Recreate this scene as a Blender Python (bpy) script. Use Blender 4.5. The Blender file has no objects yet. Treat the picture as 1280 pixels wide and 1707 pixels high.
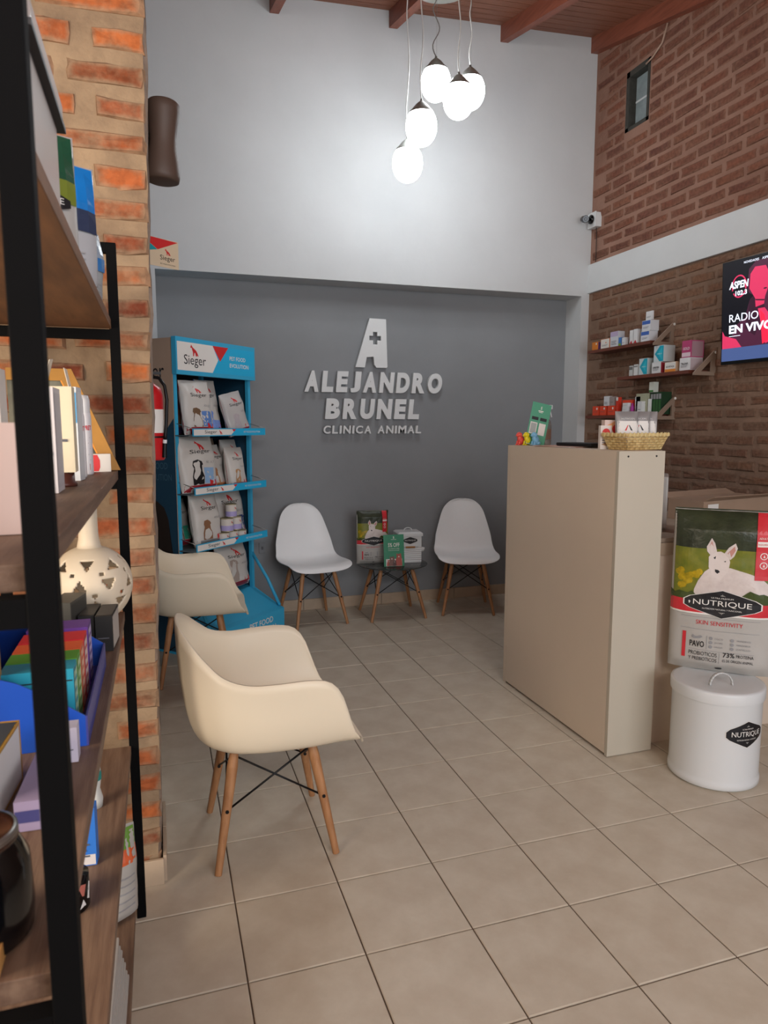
import bpy, bmesh, math, random
from mathutils import Vector, Matrix, noise
from mathutils.geometry import tessellate_polygon

C = bpy.context.scene.collection
PI = math.pi
rnd = random.Random(7)

# ------------------------------------------------------------------ camera
cd = bpy.data.cameras.new('camera'); cam = bpy.data.objects.new('camera', cd); C.objects.link(cam)
yaw, pit = 0.3120, 0.1243
fwd = Vector((math.sin(yaw)*math.cos(pit), math.cos(yaw)*math.cos(pit), -math.sin(pit)))
rgt = Vector((math.cos(yaw), -math.sin(yaw), 0)); upv = rgt.cross(fwd)
mc = Matrix((rgt, upv, -fwd)).transposed().to_4x4(); mc.translation = (0, 0, 1.4384)
cam.matrix_world = mc
cd.sensor_fit = 'VERTICAL'; cd.sensor_height = 36.0; cd.lens = 1160.08/1707*36
cd.clip_start = 0.02; cd.clip_end = 60
cd.dof.use_dof = True; cd.dof.focus_distance = 3.6; cd.dof.aperture_fstop = 9.0
bpy.context.scene.camera = cam

# ------------------------------------------------------------------ exposure, world, big lights
S = bpy.context.scene
S.view_settings.view_transform = 'Standard'; S.view_settings.look = 'None'
S.view_settings.exposure = 0.82; S.view_settings.gamma = 1.0; S.view_settings.use_curve_mapping = False
w = bpy.data.worlds.new('world'); S.world = w; w.use_nodes = True
w.node_tree.nodes['Background'].inputs[0].default_value = (0.62, 0.72, 0.85, 1)
w.node_tree.nodes['Background'].inputs[1].default_value = 0.8

def area(name, loc, rot, sx, sy, power, col):
    l = bpy.data.lights.new(name, 'AREA'); l.shape = 'RECTANGLE'; l.size = sx; l.size_y = sy
    l.energy = power; l.color = col
    o = bpy.data.objects.new(name, l); o.location = loc; o.rotation_euler = rot; C.objects.link(o)
    return o
# daylight through the shop window behind the camera, and through the opening on the left
area('shopfront_daylight', (1.9, -1.72, 1.6), (math.radians(90), 0, 0), 2.6, 1.9, 38, (0.93, 0.96, 1.0))
area('side_daylight', (-1.45, 0.55, 1.45), (math.radians(90), 0, math.radians(-62)), 0.8, 1.1, 27, (1.0, 0.84, 0.66))
area('high_fill', (0.2, -1.5, 2.75), (math.radians(112), 0, 0), 2.0, 0.5, 54, (1.0, 0.93, 0.88))  # added fill tilted up at the white wall and ceiling, not a window
GLOBE = 15.0

# ------------------------------------------------------------------ helpers
def lin(h):
    if isinstance(h, str):
        h = h.lstrip('#'); v = [int(h[i:i+2], 16)/255 for i in (0, 2, 4)]
    else: v = [c/255 for c in h]
    return tuple(c/12.92 if c <= .04045 else ((c+.055)/1.055)**2.4 for c in v)
MATS = {}
def mat(name, col='808080', rough=.6, metal=0, var=0.0, scale=8, bump=0.0, bscale=60, emit=0, alpha=1, trans=0, stretch=None, spec=.5, col2=None, ior=1.45):
    if name in MATS: return MATS[name]
    m = bpy.data.materials.new(name); m.use_nodes = True; nt = m.node_tree; b = nt.nodes['Principled BSDF']
    c = lin(col)
    b.inputs['Base Color'].default_value = (*c, 1); b.inputs['Roughness'].default_value = rough
    b.inputs['Metallic'].default_value = metal; b.inputs['Specular IOR Level'].default_value = spec
    b.inputs['IOR'].default_value = ior
    if trans: b.inputs['Transmission Weight'].default_value = trans
    if alpha < 1: b.inputs['Alpha'].default_value = alpha
    if emit: b.inputs['Emission Color'].default_value = (*c, 1); b.inputs['Emission Strength'].default_value = emit
    if var or col2 or bump:
        tc = nt.nodes.new('ShaderNodeTexCoord'); mp = nt.nodes.new('ShaderNodeMapping')
        nt.links.new(tc.outputs['Object'], mp.inputs[0])
        if stretch: mp.inputs['Scale'].default_value = stretch
    if var or col2:
        n = nt.nodes.new('ShaderNodeTexNoise'); n.inputs['Scale'].default_value = scale; n.inputs['Detail'].default_value = 5
        n.inputs['Roughness'].default_value = .6
        nt.links.new(mp.outputs[0], n.inputs[0])
        r = nt.nodes.new('ShaderNodeValToRGB'); e = r.color_ramp.elements
        e[0].position = .33; e[1].position = .68
        if col2: a, z = c, lin(col2)
        else: a = tuple(x*(1-var) for x in c); z = tuple(min(1, x*(1+var)) for x in c)
        e[0].color = (*a, 1); e[1].color = (*z, 1)
        nt.links.new(n.outputs[0], r.inputs[0]); nt.links.new(r.outputs[0], b.inputs['Base Color'])
    if bump:
        n2 = nt.nodes.new('ShaderNodeTexNoise'); n2.inputs['Scale'].default_value = bscale; n2.inputs['Detail'].default_value = 6
        nt.links.new(mp.outputs[0], n2.inputs[0])
        bp = nt.nodes.new('ShaderNodeBump'); bp.inputs['Strength'].default_value = bump; bp.inputs['Distance'].default_value = .01
        nt.links.new(n2.outputs[0], bp.inputs['Height']); nt.links.new(bp.outputs[0], b.inputs['Normal'])
    MATS[name] = m
    return m

def brick_mat(name, cols, island=False, mortar='8a7460', mamt=.45, scale=9):
    """clay colour picked per brick, with smeared mortar over it"""
    m = bpy.data.materials.new(name); m.use_nodes = True; nt = m.node_tree; b = nt.nodes['Principled BSDF']
    b.inputs['Roughness'].default_value = .92; b.inputs['Specular IOR Level'].default_value = .2
    if island: src = nt.nodes.new('ShaderNodeNewGeometry').outputs['Random Per Island']
    else: src = nt.nodes.new('ShaderNodeObjectInfo').outputs['Random']
    r = nt.nodes.new('ShaderNodeValToRGB'); els = r.color_ramp.elements
    while len(els) < len(cols): els.new(.5)
    for i, c in enumerate(cols):
        els[i].position = i/(len(cols)-1); els[i].color = (*lin(c), 1)
    nt.links.new(src, r.inputs[0])
    g = nt.nodes.new('ShaderNodeNewGeometry')
    n = nt.nodes.new('ShaderNodeTexNoise'); n.inputs['Scale'].default_value = scale; n.inputs['Detail'].default_value = 8; n.inputs['Roughness'].default_value = .68
    nt.links.new(g.outputs['Position'], n.inputs[0])
    fac = n.outputs[0]
    if not island:   # mortar smeared over the arrises of each brick
        tc = nt.nodes.new('ShaderNodeTexCoord'); sx = nt.nodes.new('ShaderNodeSeparateXYZ'); nt.links.new(tc.outputs['Object'], sx.inputs[0])
        def mth(op, a, b=None):
            q = nt.nodes.new('ShaderNodeMath'); q.operation = op
            for i, v in enumerate((a, b)):
                if v is None: continue
                if isinstance(v, (int, float)): q.inputs[i].default_value = v
                else: nt.links.new(v, q.inputs[i])
            return q.outputs[0]
        ez = mth('MULTIPLY', mth('MAXIMUM', mth('SUBTRACT', mth('ABSOLUTE', sx.outputs[2]), .22), 0), .9)
        ex = mth('MULTIPLY', mth('MAXIMUM', mth('SUBTRACT', mth('ABSOLUTE', sx.outputs[0]), .38), 0), 2.0)
        fac = mth('ADD', fac, mth('MAXIMUM', ez, ex))
    rr = nt.nodes.new('ShaderNodeValToRGB'); rr.color_ramp.elements[0].position = .44; rr.color_ramp.elements[1].position = .68
    rr.color_ramp.elements[1].color = (mamt, mamt, mamt, 1)
    rr.color_ramp.elements[0].color = (0, 0, 0, 1)
    nt.links.new(fac, rr.inputs[0])
    mx = nt.nodes.new('ShaderNodeMix'); mx.data_type = 'RGBA'
    nt.links.new(rr.outputs[0], mx.inputs[0]); nt.links.new(r.outputs[0], mx.inputs[6]); mx.inputs[7].default_value = (*lin(mortar), 1)
    n3 = nt.nodes.new('ShaderNodeTexNoise'); n3.inputs['Scale'].default_value = 45; n3.inputs['Detail'].default_value = 8
    nt.links.new(g.outputs['Position'], n3.inputs[0])
    m2 = nt.nodes.new('ShaderNodeMix'); m2.data_type = 'RGBA'; m2.blend_type = 'MULTIPLY'; m2.inputs[0].default_value = .55
    r3 = nt.nodes.new('ShaderNodeValToRGB'); r3.color_ramp.elements[0].position = .3; r3.color_ramp.elements[0].color = (.35, .35, .35, 1); r3.color_ramp.elements[1].position = .65
    nt.links.new(n3.outputs[0], r3.inputs[0]); nt.links.new(mx.outputs[2], m2.inputs[6]); nt.links.new(r3.outputs[0], m2.inputs[7])
    nt.links.new(m2.outputs[2], b.inputs['Base Color'])
    bp = nt.nodes.new('ShaderNodeBump'); bp.inputs['Strength'].default_value = .5; bp.inputs['Distance'].default_value = .008
    nt.links.new(n3.outputs[0], bp.inputs['Height']); nt.links.new(bp.outputs[0], b.inputs['Normal'])
    return m

TX = {}
def text2d(s, bold=0.0, res=2):
    k = (s, bold, res)
    if k in TX: return TX[k]
    cu = bpy.data.curves.new('t', 'FONT'); cu.body = s; cu.size = 1; cu.resolution_u = res; cu.offset = bold; cu.dimensions = '2D'; cu.fill_mode = 'FRONT'
    o = bpy.data.objects.new('t', cu); C.objects.link(o)
    me = bpy.data.meshes.new_from_object(o)
    vs = [(v.co.x, v.co.y) for v in me.vertices]; fs = [list(p.vertices) for p in me.polygons]
    bpy.data.objects.remove(o); bpy.data.curves.remove(cu); bpy.data.meshes.remove(me)
    xs = [v[0] for v in vs]; ys = [v[1] for v in vs]; x0, x1, y0, y1 = min(xs), max(xs), min(ys), max(ys)
    vs = [((x-x0)/(x1-x0), (y-y0)/(y1-y0)) for x, y in vs]
    TX[k] = (vs, fs); return TX[k]

def tess(poly, ml=None):
    bm = bmesh.new(); f = bm.faces.new([bm.verts.new((x, 0, z)) for x, z in poly])
    bmesh.ops.triangulate(bm, faces=[f])
    if ml:
        for _ in range(5):
            es = [e for e in bm.edges if e.calc_length() > ml]
            if not es: break
            bmesh.ops.subdivide_edges(bm, edges=es, cuts=1); bmesh.ops.triangulate(bm, faces=bm.faces[:])
    bm.verts.index_update()
    r = ([(v.co.x, v.co.z) for v in bm.verts], [[v.index for v in f.verts] for f in bm.faces]); bm.free()
    return r

def Rz(a): return Matrix.Rotation(a, 4, 'Z')
def T(x, y, z): return Matrix.Translation((x, y, z))

class MB:
    def __init__(s, M=None): s.v = []; s.f = []; s.m = []; s.s = []; s.mats = []; s.M = M
    def add(s, vs, fs, m, smooth=False, M=None, fn=None):
        if m not in s.mats: s.mats.append(m)
        k = s.mats.index(m); b = len(s.v)
        for p in vs:
            p = Vector(fn(p) if fn else p)
            if M is not None: p = M @ p
            if s.M is not None: p = s.M @ p
            s.v.append(p)
        for f in fs: s.f.append([i+b for i in f]); s.m.append(k); s.s.append(smooth)
        return s
    def box(s, x0, x1, y0, y1, z0, z1, m, M=None, ch=0):
        if ch:
            bm = bmesh.new(); bmesh.ops.create_cube(bm, size=1)
            for v in bm.verts: v.co = Vector(((x0+x1)/2+v.co.x*(x1-x0), (y0+y1)/2+v.co.y*(y1-y0), (z0+z1)/2+v.co.z*(z1-z0)))
            bmesh.ops.bevel(bm, geom=bm.edges[:], offset=ch, segments=2, affect='EDGES', profile=.6)
            bm.verts.index_update()
            s.add([v.co[:] for v in bm.verts], [[v.index for v in f.verts] for f in bm.faces], m, False, M); bm.free(); return s
        vs = [(x, y, z) for x in (x0, x1) for y in (y0, y1) for z in (z0, z1)]
        return s.add(vs, [[0,1,3,2],[4,6,7,5],[0,4,5,1],[2,3,7,6],[0,2,6,4],[1,5,7,3]], m, False, M)
    def cone(s, p0, p1, r0, r1, m, n=14, caps=True, M=None):
        p0, p1 = Vector(p0), Vector(p1); d = (p1-p0).normalized()
        a = d.cross(Vector((0, 0, 1)) if abs(d.z) < .9 else Vector((1, 0, 0))).normalized(); b = d.cross(a)
        vs = [tuple(p+(a*math.cos(2*PI*i/n)+b*math.sin(2*PI*i/n))*r) for p, r in ((p0, r0), (p1, r1)) for i in range(n)]
        s.add(vs, [[i, (i+1) % n, n+(i+1) % n, n+i] for i in range(n)], m, True, M)
        if caps: s.add(vs, [list(range(n))[::-1], list(range(n, 2*n))], m, False, M)
        return s
    def lathe(s, prof, m, n=32, M=None, fn=None, smooth=True):
        vs = [(r*math.cos(2*PI*i/n), r*math.sin(2*PI*i/n), z) for r, z in prof for i in range(n)]
        fs = [[j*n+i, j*n+(i+1) % n, (j+1)*n+(i+1) % n, (j+1)*n+i] for j in range(len(prof)-1) for i in range(n)]
        return s.add(vs, fs, m, smooth, M, fn)
    def tube(s, pts, r, m, n=8, M=None):
        pts = [Vector(p) for p in pts]; vs = []; a = None
        for i, p in enumerate(pts):
            d = (pts[min(i+1, len(pts)-1)]-pts[max(i-1, 0)]).normalized()
            if a is None: a = d.cross(Vector((0, 0, 1)) if abs(d.z) < .9 else Vector((1, 0, 0))).normalized()
            a = (a-d*a.dot(d)).normalized(); b = d.cross(a)
            vs += [tuple(p+(a*math.cos(2*PI*k/n)+b*math.sin(2*PI*k/n))*r) for k in range(n)]
        fs = [[j*n+i, j*n+(i+1) % n, (j+1)*n+(i+1) % n, (j+1)*n+i] for j in range(len(pts)-1) for i in range(n)]
        return s.add(vs, fs+[list(range(n))[::-1], list(range(len(vs)-n, len(vs)))], m, True, M)
    def prism(s, poly, y0, y1, m, M=None):
        """polygon in the x-z plane extruded along y"""
        n = len(poly); t = tessellate_polygon([[Vector((x, z, 0)) for x, z in poly]])
        vs = [(x, y0, z) for x, z in poly]+[(x, y1, z) for x, z in poly]
        fs = [list(k) for k in t]+[[i+n for i in k][::-1] for k in t]+[[i, (i+1) % n, n+(i+1) % n, n+i] for i in range(n)]
        return s.add(vs, fs, m, False, M)
    def flat(s, poly, y, m, M=None, fn=None, ml=None):
        v, f = tess(poly, ml)
        return s.add([(x, y, z) for x, z in v], f, m, False, M, fn)
    def rect(s, x0, x1, z0, z1, y, m, M=None, fn=None, ml=None):
        return s.flat([(x0, z0), (x1, z0), (x1, z1), (x0, z1)], y, m, M, fn, ml)
    def disc(s, cx, cz, r, y, m, M=None, fn=None, n=16, rz=None):
        return s.flat([(cx+r*math.cos(2*PI*i/n), cz+(rz or r)*math.sin(2*PI*i/n)) for i in range(n)], y, m, M, fn)
    def text(s, t, x0, z0, w, h, y, m, M=None, fn=None, bold=0.0, shear=0.0, depth=0):
        vs, fs = text2d(t, bold, 6 if depth else 3 if w > .1 else 2)
        V = [(x0+a*w+shear*b*h, y, z0+b*h) for a, b in vs]
        s.add(V, fs, m, False, M, fn)
        if depth:
            cnt = {}
            for f in fs:
                for i in range(len(f)):
                    e = (f[i], f[(i+1) % len(f)]); cnt[e] = 1
            side = [e for e in cnt if (e[1], e[0]) not in cnt]
            V2 = V+[(a, y+depth, c) for a, b, c in V]; n = len(V)
            s.add(V2, [[a+n*0, a+n, b+n, b] for a, b in side], m, False, M, fn)
        return s
    def obj(s, name, parent=None, loc=None, rz=0, solid=None, sub=0):
        me = bpy.data.meshes.new(name); me.from_pydata([tuple(v) for v in s.v], [], s.f)
        for m in s.mats: me.materials.append(m)
        me.polygons.foreach_set('material_index', s.m); me.polygons.foreach_set('use_smooth', s.s); me.update()
        o = bpy.data.objects.new(name, me); C.objects.link(o)
        if parent: o.parent = parent
        if loc: o.location = loc
        o.rotation_euler.z = rz
        if sub:
            q = o.modifiers.new('s', 'SUBSURF'); q.levels = q.render_levels = sub
        if solid:
            q = o.modifiers.new('t', 'SOLIDIFY'); q.thickness = solid; q.offset = 0
        return o

def tag(o, label, cat, group=None, kind=None):
    if label: o['label'] = label
    if cat: o['category'] = cat
    if group: o['group'] = group
    if kind: o['kind'] = kind
    return o
def thing(name, label, cat, loc=(0, 0, 0), rz=0, group=None, rx=0, ry=0):
    o = bpy.data.objects.new(name, None); C.objects.link(o); o.empty_display_size = .05
    o.location = loc; o.rotation_euler = (rx, ry, rz)
    return tag(o, label, cat, group)
def struct(name, mb, parent=None):
    o = mb.obj(name, parent); o['kind'] = 'structure'; return o
def copy_part(o, parent):
    c = o.copy(); C.objects.link(c); c.parent = parent; return c

# ------------------------------------------------------------------ materials
white_paint = mat('white_paint', 'c4c6c7', .85, var=.035, scale=1.6, bump=.25, bscale=9)
beam_paint = mat('beam_paint', 'cfd2d3', .8, var=.03, scale=3, bump=.2, bscale=14)
grey_paint = mat('grey_paint', '84878a', .75, var=.06, scale=1.3, bump=.2, bscale=10)
tile_m = mat('tile_ceramic', 'bbae9b', .42, col2='cbc1b0', scale=7, bump=.06, bscale=40)
grout_m = mat('grout', '5c4c3f', .95)
skirt_m = mat('skirting_tile', 'b5a18b', .5, var=.08, scale=9)
mortar_l = mat('mortar_warm', '7f6a55', .95, col2='a28a6e', scale=7, bump=1.0, bscale=22)
mortar_r = mat('mortar_brown', '806655', .95, var=.16, scale=4, bump=.9, bscale=26)
mortar_u = mat('mortar_rosy', '7a5748', .95, col2='9c7868', scale=1.1, bump=.9, bscale=26)
cement = mat('rough_cement', '8b7a6c', .95, var=.3, scale=12, bump=.9, bscale=30)
wood_ceil = mat('ceiling_pine', '7a4a33', .55, col2='96604a', scale=5, stretch=(1, 14, 14), bump=.1)
wood_raft = mat('rafter_wood', '7b4331', .5, col2='94543f', scale=4, stretch=(12, 1, 12), bump=.1)
black_met = mat('black_steel', '050506', .75, 0, bump=.03, spec=.12)
wire_blk = mat('black_wire', '141416', .4, .4)
shelf_wood = mat('stained_shelf_wood', '5a4335', .6, col2='7a6250', scale=4, stretch=(14, 1, 14), bump=.15, bscale=30)
shelf_ply = mat('shelf_plywood', '5e412b', .65, col2='80593a', scale=3, stretch=(8, 1, 8))
leg_wood = mat('beech_leg', '9a6a44', .5, col2='b3835a', scale=5, stretch=(12, 12, 1))
plastic_w = mat('chair_plastic_white', 'eff1f2', .38, spec=.4)
plastic_c = mat('chair_plastic_cream', 'e6dac3', .4, spec=.4)
melamine = mat('melamine_cream', 'd5c5b2', .5, var=.02, scale=2)
melamine2 = mat('melamine_pale', 'bcb4a4', .5, var=.02, scale=2)
chip = mat('board_edge', 'b09c86', .6)
cyan = mat('rack_cyan', '3bbbe6', .45)
cyan_d = mat('print_cyan', '24b0e0', .45)
navy = mat('rack_navy', '1b4157', .55)
taupe = mat('rack_taupe', 'b09581', .55)
pw = mat('paper_white', 'e4e1dc', .6)
pb = mat('print_black', '15151a', .5)
pr = mat('print_red', 'cf2a2b', .5)
pg = mat('print_grey', '8d8d8f', .6)
enamel = mat('white_enamel', 'd6d9da', .25)
steel = mat('brushed_steel', '9c9c98', .35, .9)
blk_gloss = mat('black_gloss', '0a0a0c', .12)
glassm = mat('clear_glass', 'e8f0f0', .02, trans=1)
sil = mat('silver_pouch', 'a9a9aa', .35, .5)

def col(c, rough=.5): return mat('colour_'+c, c, rough)

# ------------------------------------------------------------------ the room
XR, YB, YF = 3.384, 5.266, 5.047
def zc(x, y): return 4.385+.05*(x-2.5)-.22*(YF-y)

fl = bpy.data.objects.new('floor', None); C.objects.link(fl); fl['kind'] = 'structure'
fb = MB().box(-2.2, XR+.15, -1.9, YB+.15, -.12, -.004, grout_m).obj('screed', fl)
def tile_mesh(k):
    r = random.Random(k); h = .32-.0042; e = .0028
    b = MB(); s = h/2; dz = [r.uniform(-.0005, .0005) for _ in range(4)]
    vs = [(-s, -s, -.004), (s, -s, -.004), (s, s, -.004), (-s, s, -.004)]
    vs += [(-s, -s, -.0015), (s, -s, -.0015), (s, s, -.0015), (-s, s, -.0015)]
    t = s-e; vs += [(-t, -t, dz[0]), (t, -t, dz[1]), (t, t, dz[2]), (-t, t, dz[3])]
    fs = [[0,1,5,4],[1,2,6,5],[2,3,7,6],[3,0,4,7],[4,5,9,8],[5,6,10,9],[6,7,11,10],[7,4,8,11],[8,9,10,11]]
    b.add(vs, fs, tile_m); o = b.obj('tile', fl); return o
tp = [tile_mesh(k) for k in range(5)]; first = {}
for a in range(-2, 10):
    for b in range(-6, 12):
        x = .32*(a+.5-.474); y = .32*(b+.5+5.228)
        if x > XR+.1 or y > YB+.1 or x < -.75: continue
        k = rnd.randrange(5); o = tp[k] if k not in first else copy_part(tp[k], fl)
        first[k] = 1; o.location = (x, y, 0); o.rotation_euler.z = rnd.randrange(4)*PI/2
for k in range(5):
    if k not in first: bpy.data.objects.remove(tp[k])

# back alcove wall, upper wall, posts
struct('wall_back', MB().box(-2.2, XR+.15, YB, YB+.12, 0, 2.75, grey_paint))
struct('wall_upper', MB().box(-2.2, XR, YF, YB+.12, 2.475, 5.0, white_paint))
struct('trim_1', MB().box(3.311, XR+.02, YF, YB, 0, 2.475, white_paint))
struct('trim_2', MB().box(-.06, .021, YF, YB, 0, 2.475, white_paint))
struct('wall_far_left', MB().box(-2.3, -2.2, 2.0, YB+.1, 0, 4.6, white_paint).box(-2.2, -.06, YF, YB, 0, 2.475, white_paint))
# skirting of single tiles along the grey wall
sk = bpy.data.objects.new('baseboard_back', None); C.objects.link(sk); sk['kind'] = 'structure'
sb = MB().box(0, .316, 0, .012, 0, .084, skirt_m).obj('skirting_tile', sk)
for i in range(10):
    o = sb if i == 0 else copy_part(sb, sk); o.location = (.03+.32*i+.045, YB-.0121, 0)

def brick_meshes(matl, n=10, seed=1):
    out = []
    for k in range(n):
        r = random.Random(seed*100+k); b = MB(); j = lambda a: r.uniform(-a, a)
        lv = []
        for (sc, y) in ((1.0, .5), (1.0, -.25), (.93, -.5)):
            for (x, z) in ((-.5, -.5), (0, -.5), (.5, -.5), (.5, 0), (.5, .5), (0, .5), (-.5, .5), (-.5, 0)):
                zz = z*(sc if sc == 1 else .80)
                lv.append((x*sc+j(.018), y+(j(.12) if sc != 1.0 or y < 0 else 0), zz+j(.05)))
        lv.append((j(.1), -.5+j(.15), j(.1)))
        fs = []
        for L in range(2):
            for i in range(8): fs.append([L*8+i, L*8+(i+1) % 8, L*8+8+(i+1) % 8, L*8+8+i])
        for i in range(8): fs.append([16+i, 16+(i+1) % 8, 24])
        b.add(lv, fs, matl, False); out.append(b)
    return out
def lay_bricks(parent, matl, matl_i, spots, seed, name='brick'):
    """spots: (matrix placing a unit brick, is_individual)"""
    ms = brick_meshes(matl, 10, seed); protos = {}; rest = MB(); rr = random.Random(seed)
    for M, ind in spots:
        k = rr.randrange(10)
        if ind:
            if k not in protos: o = ms[k].obj(name, parent); protos[k] = o
            else: o = copy_part(protos[k], parent)
            o.matrix_local = M
        else:
            rest.add([tuple(v) for v in ms[k].v], ms[k].f, matl_i, False, M)
    if rest.v:
        o = rest.obj(name+'_courses', parent); o['kind'] = 'stuff'

# left pillar wall (its brick face looks at the camera, its cement end faces the room)
PX, PY = -.045, 2.16
pw_ = bpy.data.objects.new('wall_left', None); C.objects.link(pw_); pw_['kind'] = 'structure'
b = MB(); nz = 70
vs = []
for i in range(nz+1):
    z = 4.1*i/nz
    for q, (x, y) in enumerate(((-1.6, PY+.012), (-.3, PY+.012), (PX-.006, PY+.012), (PX, PY+.03), (PX, PY+.15), (PX, PY+.35), (-1.6, PY+.35))):
        dx = 0 if q in (0, 6) else .009*noise.noise(Vector((z*6, q*3.1, 0)))+.005*noise.noise(Vector((z*23, q*1.3, 4)))
        vs.append((x+(dx if q > 1 else 0)+.008*min(1, z*4)+.018*z, y+(dx*.3 if q < 3 else 0), z))
fs = []; mm = []
for i in range(nz):
    for q in range(6): fs.append([i*7+q, i*7+q+1, (i+1)*7+q+1, (i+1)*7+q]); mm.append(0 if q < 2 else 1)
b.add(vs, [f for f, k in zip(fs, mm) if k == 0], mortar_l); b.add(vs, [f for f, k in zip(fs, mm) if k == 1], cement)
b.obj('mortar', pw_)
bm_l = brick_mat('pillar_brick', ['7a402e', 'a05636', 'bd6b3c', 'ae6039', '84492f', 'b8693e', '914f36'], mortar='9c866c', mamt=.75, scale=7)
bm_li = brick_mat('pillar_brick_far', ['8a4a33', 'a85c36', 'c4713c'], True, mortar='9c866c', mamt=.75)
sp = []
row = 0; z = .04
while z < 4.0:
    x = PX-.004
    k = 0
    while x > -1.6:
        if row % 2 == 0: L = .262+rnd.uniform(-.015, .02)
        else: L = .128+rnd.uniform(-.012, .012)
        if k == 0 and row % 4 == 2: L = .20
        h = .057+rnd.uniform(-.007, .006)
        ind = x > -.52 and z < 2.75
        M = T(x-L/2+.008+.018*z, PY+.022+rnd.uniform(-.002, .004), z+.026+rnd.uniform(-.003, .003)) @ Matrix.Rotation(rnd.uniform(-.02, .02), 4, 'Y') @ Matrix.Diagonal((L, .035, h, 1))
        sp.append((M, ind)); x -= L+(.02 if row % 2 == 0 else .038)+rnd.uniform(0, .02); k += 1
    z += .0895; row += 1
lay_bricks(pw_, bm_l, bm_li, sp, 3)
# tiled skirting round the foot of the pillar
sk2 = bpy.data.objects.new('baseboard_left', None); C.objects.link(sk2); sk2['kind'] = 'structure'
MB().box(-.17, -.034, PY-.012, PY-.001, 0, .085, skirt_m, ch=.002).obj('skirting_tile', sk2)
MB().box(-.49, -.174, PY-.012, PY-.001, 0, .085, skirt_m, ch=.002).obj('skirting_tile', sk2)
MB().box(-.036, -.025, PY+.003, PY+.17, 0, .088, skirt_m, ch=.002).obj('skirting_tile', sk2)
MB().box(-.036, -.025, PY+.173, PY+.34, 0, .088, skirt_m, ch=.002).obj('skirting_tile', sk2)
# plastered wall stub beyond the pillar
struct('wall_stub', MB().box(-.55, -.085, PY+.36, 3.35, 0, 4.1, white_paint))

# right wall
rw = bpy.data.objects.new('wall_right', None); C.objects.link(rw); rw['kind'] = 'structure'
WY0, WY1, WZ0, WZ1 = 4.40, 4.66, 3.585, 4.0    # small window opening
b = MB()
b.box(XR, XR+.15, -1.9, WY0, 2.6, 5, mortar_u).box(XR, XR+.15, WY1, YB, 2.6, 5, mortar_u).box(XR, XR+.15, WY0, WY1, 2.6, WZ0, mortar_u).box(XR, XR+.15, WY0, WY1, WZ1, 5, mortar_u)
b.box(XR, XR+.15, -1.9, YB+.1, -.1, 2.6, mortar_r)
b.obj('mortar', rw)
struct('trim_3', MB().box(XR-.022, XR+.02, -1.9, YF, 2.497, 2.722, beam_paint, ch=.004))
low = ['775848', '7f5e4c', '7a5646', '835f4a', '745444', '86614b']
upp = ['74493b', '7d4e3e', '855442', '774d40', '6c463b', '8c5a45']
bm_r = brick_mat('wall_brick_low', low, mortar='806655', mamt=.85, scale=6)
bm_ri = brick_mat('wall_brick_low_far', low, True, mortar='806655', mamt=.85, scale=6)
bm_u = brick_mat('wall_brick_up', upp, mortar='85604f', mamt=.85, scale=6)
bm_ui = brick_mat('wall_brick_up_far', upp, True, mortar='85604f', mamt=.85, scale=6)
spots_l, spots_u = [], []
row = 0; z = .05
while z < 4.75:
    y = YF-.02-(.13 if row % 2 else 0)-rnd.uniform(0, .03)
    half = 0
    while y > 1.2:
        L = .225+rnd.uniform(-.02, .015)
        if half: L = .105; half = 0
        h = .054+rnd.uniform(-.006, .006)
        cy, cz = y-L/2, z+.027
        inwin = False
        if WZ0-.03 < cz < WZ1+.03 and y > WY0-.015 and y-L < WY1+.015:
            if y > WY1+.06: L = y-WY1-.015; cy = y-L/2
            else: y = WY0-.015; half = row % 2; continue
        inband = 2.468 < cz < 2.752
        if z+.07 > zc(XR, cy): y -= L+.03; continue
        if not inwin and not inband:
            M = T(XR+.0085+rnd.uniform(-.003, .003), cy, cz+rnd.uniform(-.004, .004)) @ Rz(-PI/2) @ Matrix.Rotation(rnd.uniform(-.012, .012), 4, 'Y') @ Matrix.Diagonal((L, .03, h, 1))
            (spots_l if cz < 2.5 else spots_u).append([M, cy, cz])
        y -= L+.022+rnd.uniform(0, .012)
    z += .0795; row += 1
def near(spots, n, zlo, hide):
    q = [s for s in spots if s[1] > 2.9 and s[2] > zlo and not hide(s)]
    q.sort(key=lambda s: (Vector((XR, s[1], s[2]))-Vector((0, 0, 1.44))).length)
    ids = set(id(s) for s in q[:n]); return [(s[0], id(s) in ids) for s in spots]
lay_bricks(rw, bm_r, bm_ri, near(spots_l, 150, .95, lambda s: False), 5)
lay_bricks(rw, bm_u, bm_ui, near(spots_u, 140, 2.5, lambda s: s[2] > 1.44+(s[1]*.99)), 9)
# small high window with two frosted panes
wf = mat('weathered_frame', '3b3a35', .8, var=.2, scale=20); fr = mat('frosted_pane', '7f8c8e', .3, col2='97a3a5', scale=14, spec=.6)
w1 = bpy.data.objects.new('window_1', None); C.objects.link(w1); w1['kind'] = 'structure'; w1.location = (XR, (WY0+WY1)/2, (WZ0+WZ1)/2)
hy, hz = (WY1-WY0)/2, (WZ1-WZ0)/2
MB().box(-.004, .11, -hy, -hy+.025, -hz, hz, wf).box(-.004, .11, hy-.035, hy, -hz, hz, wf).box(-.004, .11, -hy, hy, -hz, -hz+.025, wf).box(-.004, .11, -hy, hy, hz-.04, hz, wf).obj('window_frame', w1)
MB().box(.055, .065, -hy+.025, hy-.035, -.006, .006, enamel).obj('glazing_bar', w1)
MB().box(.058, .062, -hy+.025, hy-.035, .006, hz-.04, fr).obj('pane', w1)
MB().box(.058, .062, -hy+.025, hy-.035, -hz+.025, -.006, fr).obj('pane', w1)
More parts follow.
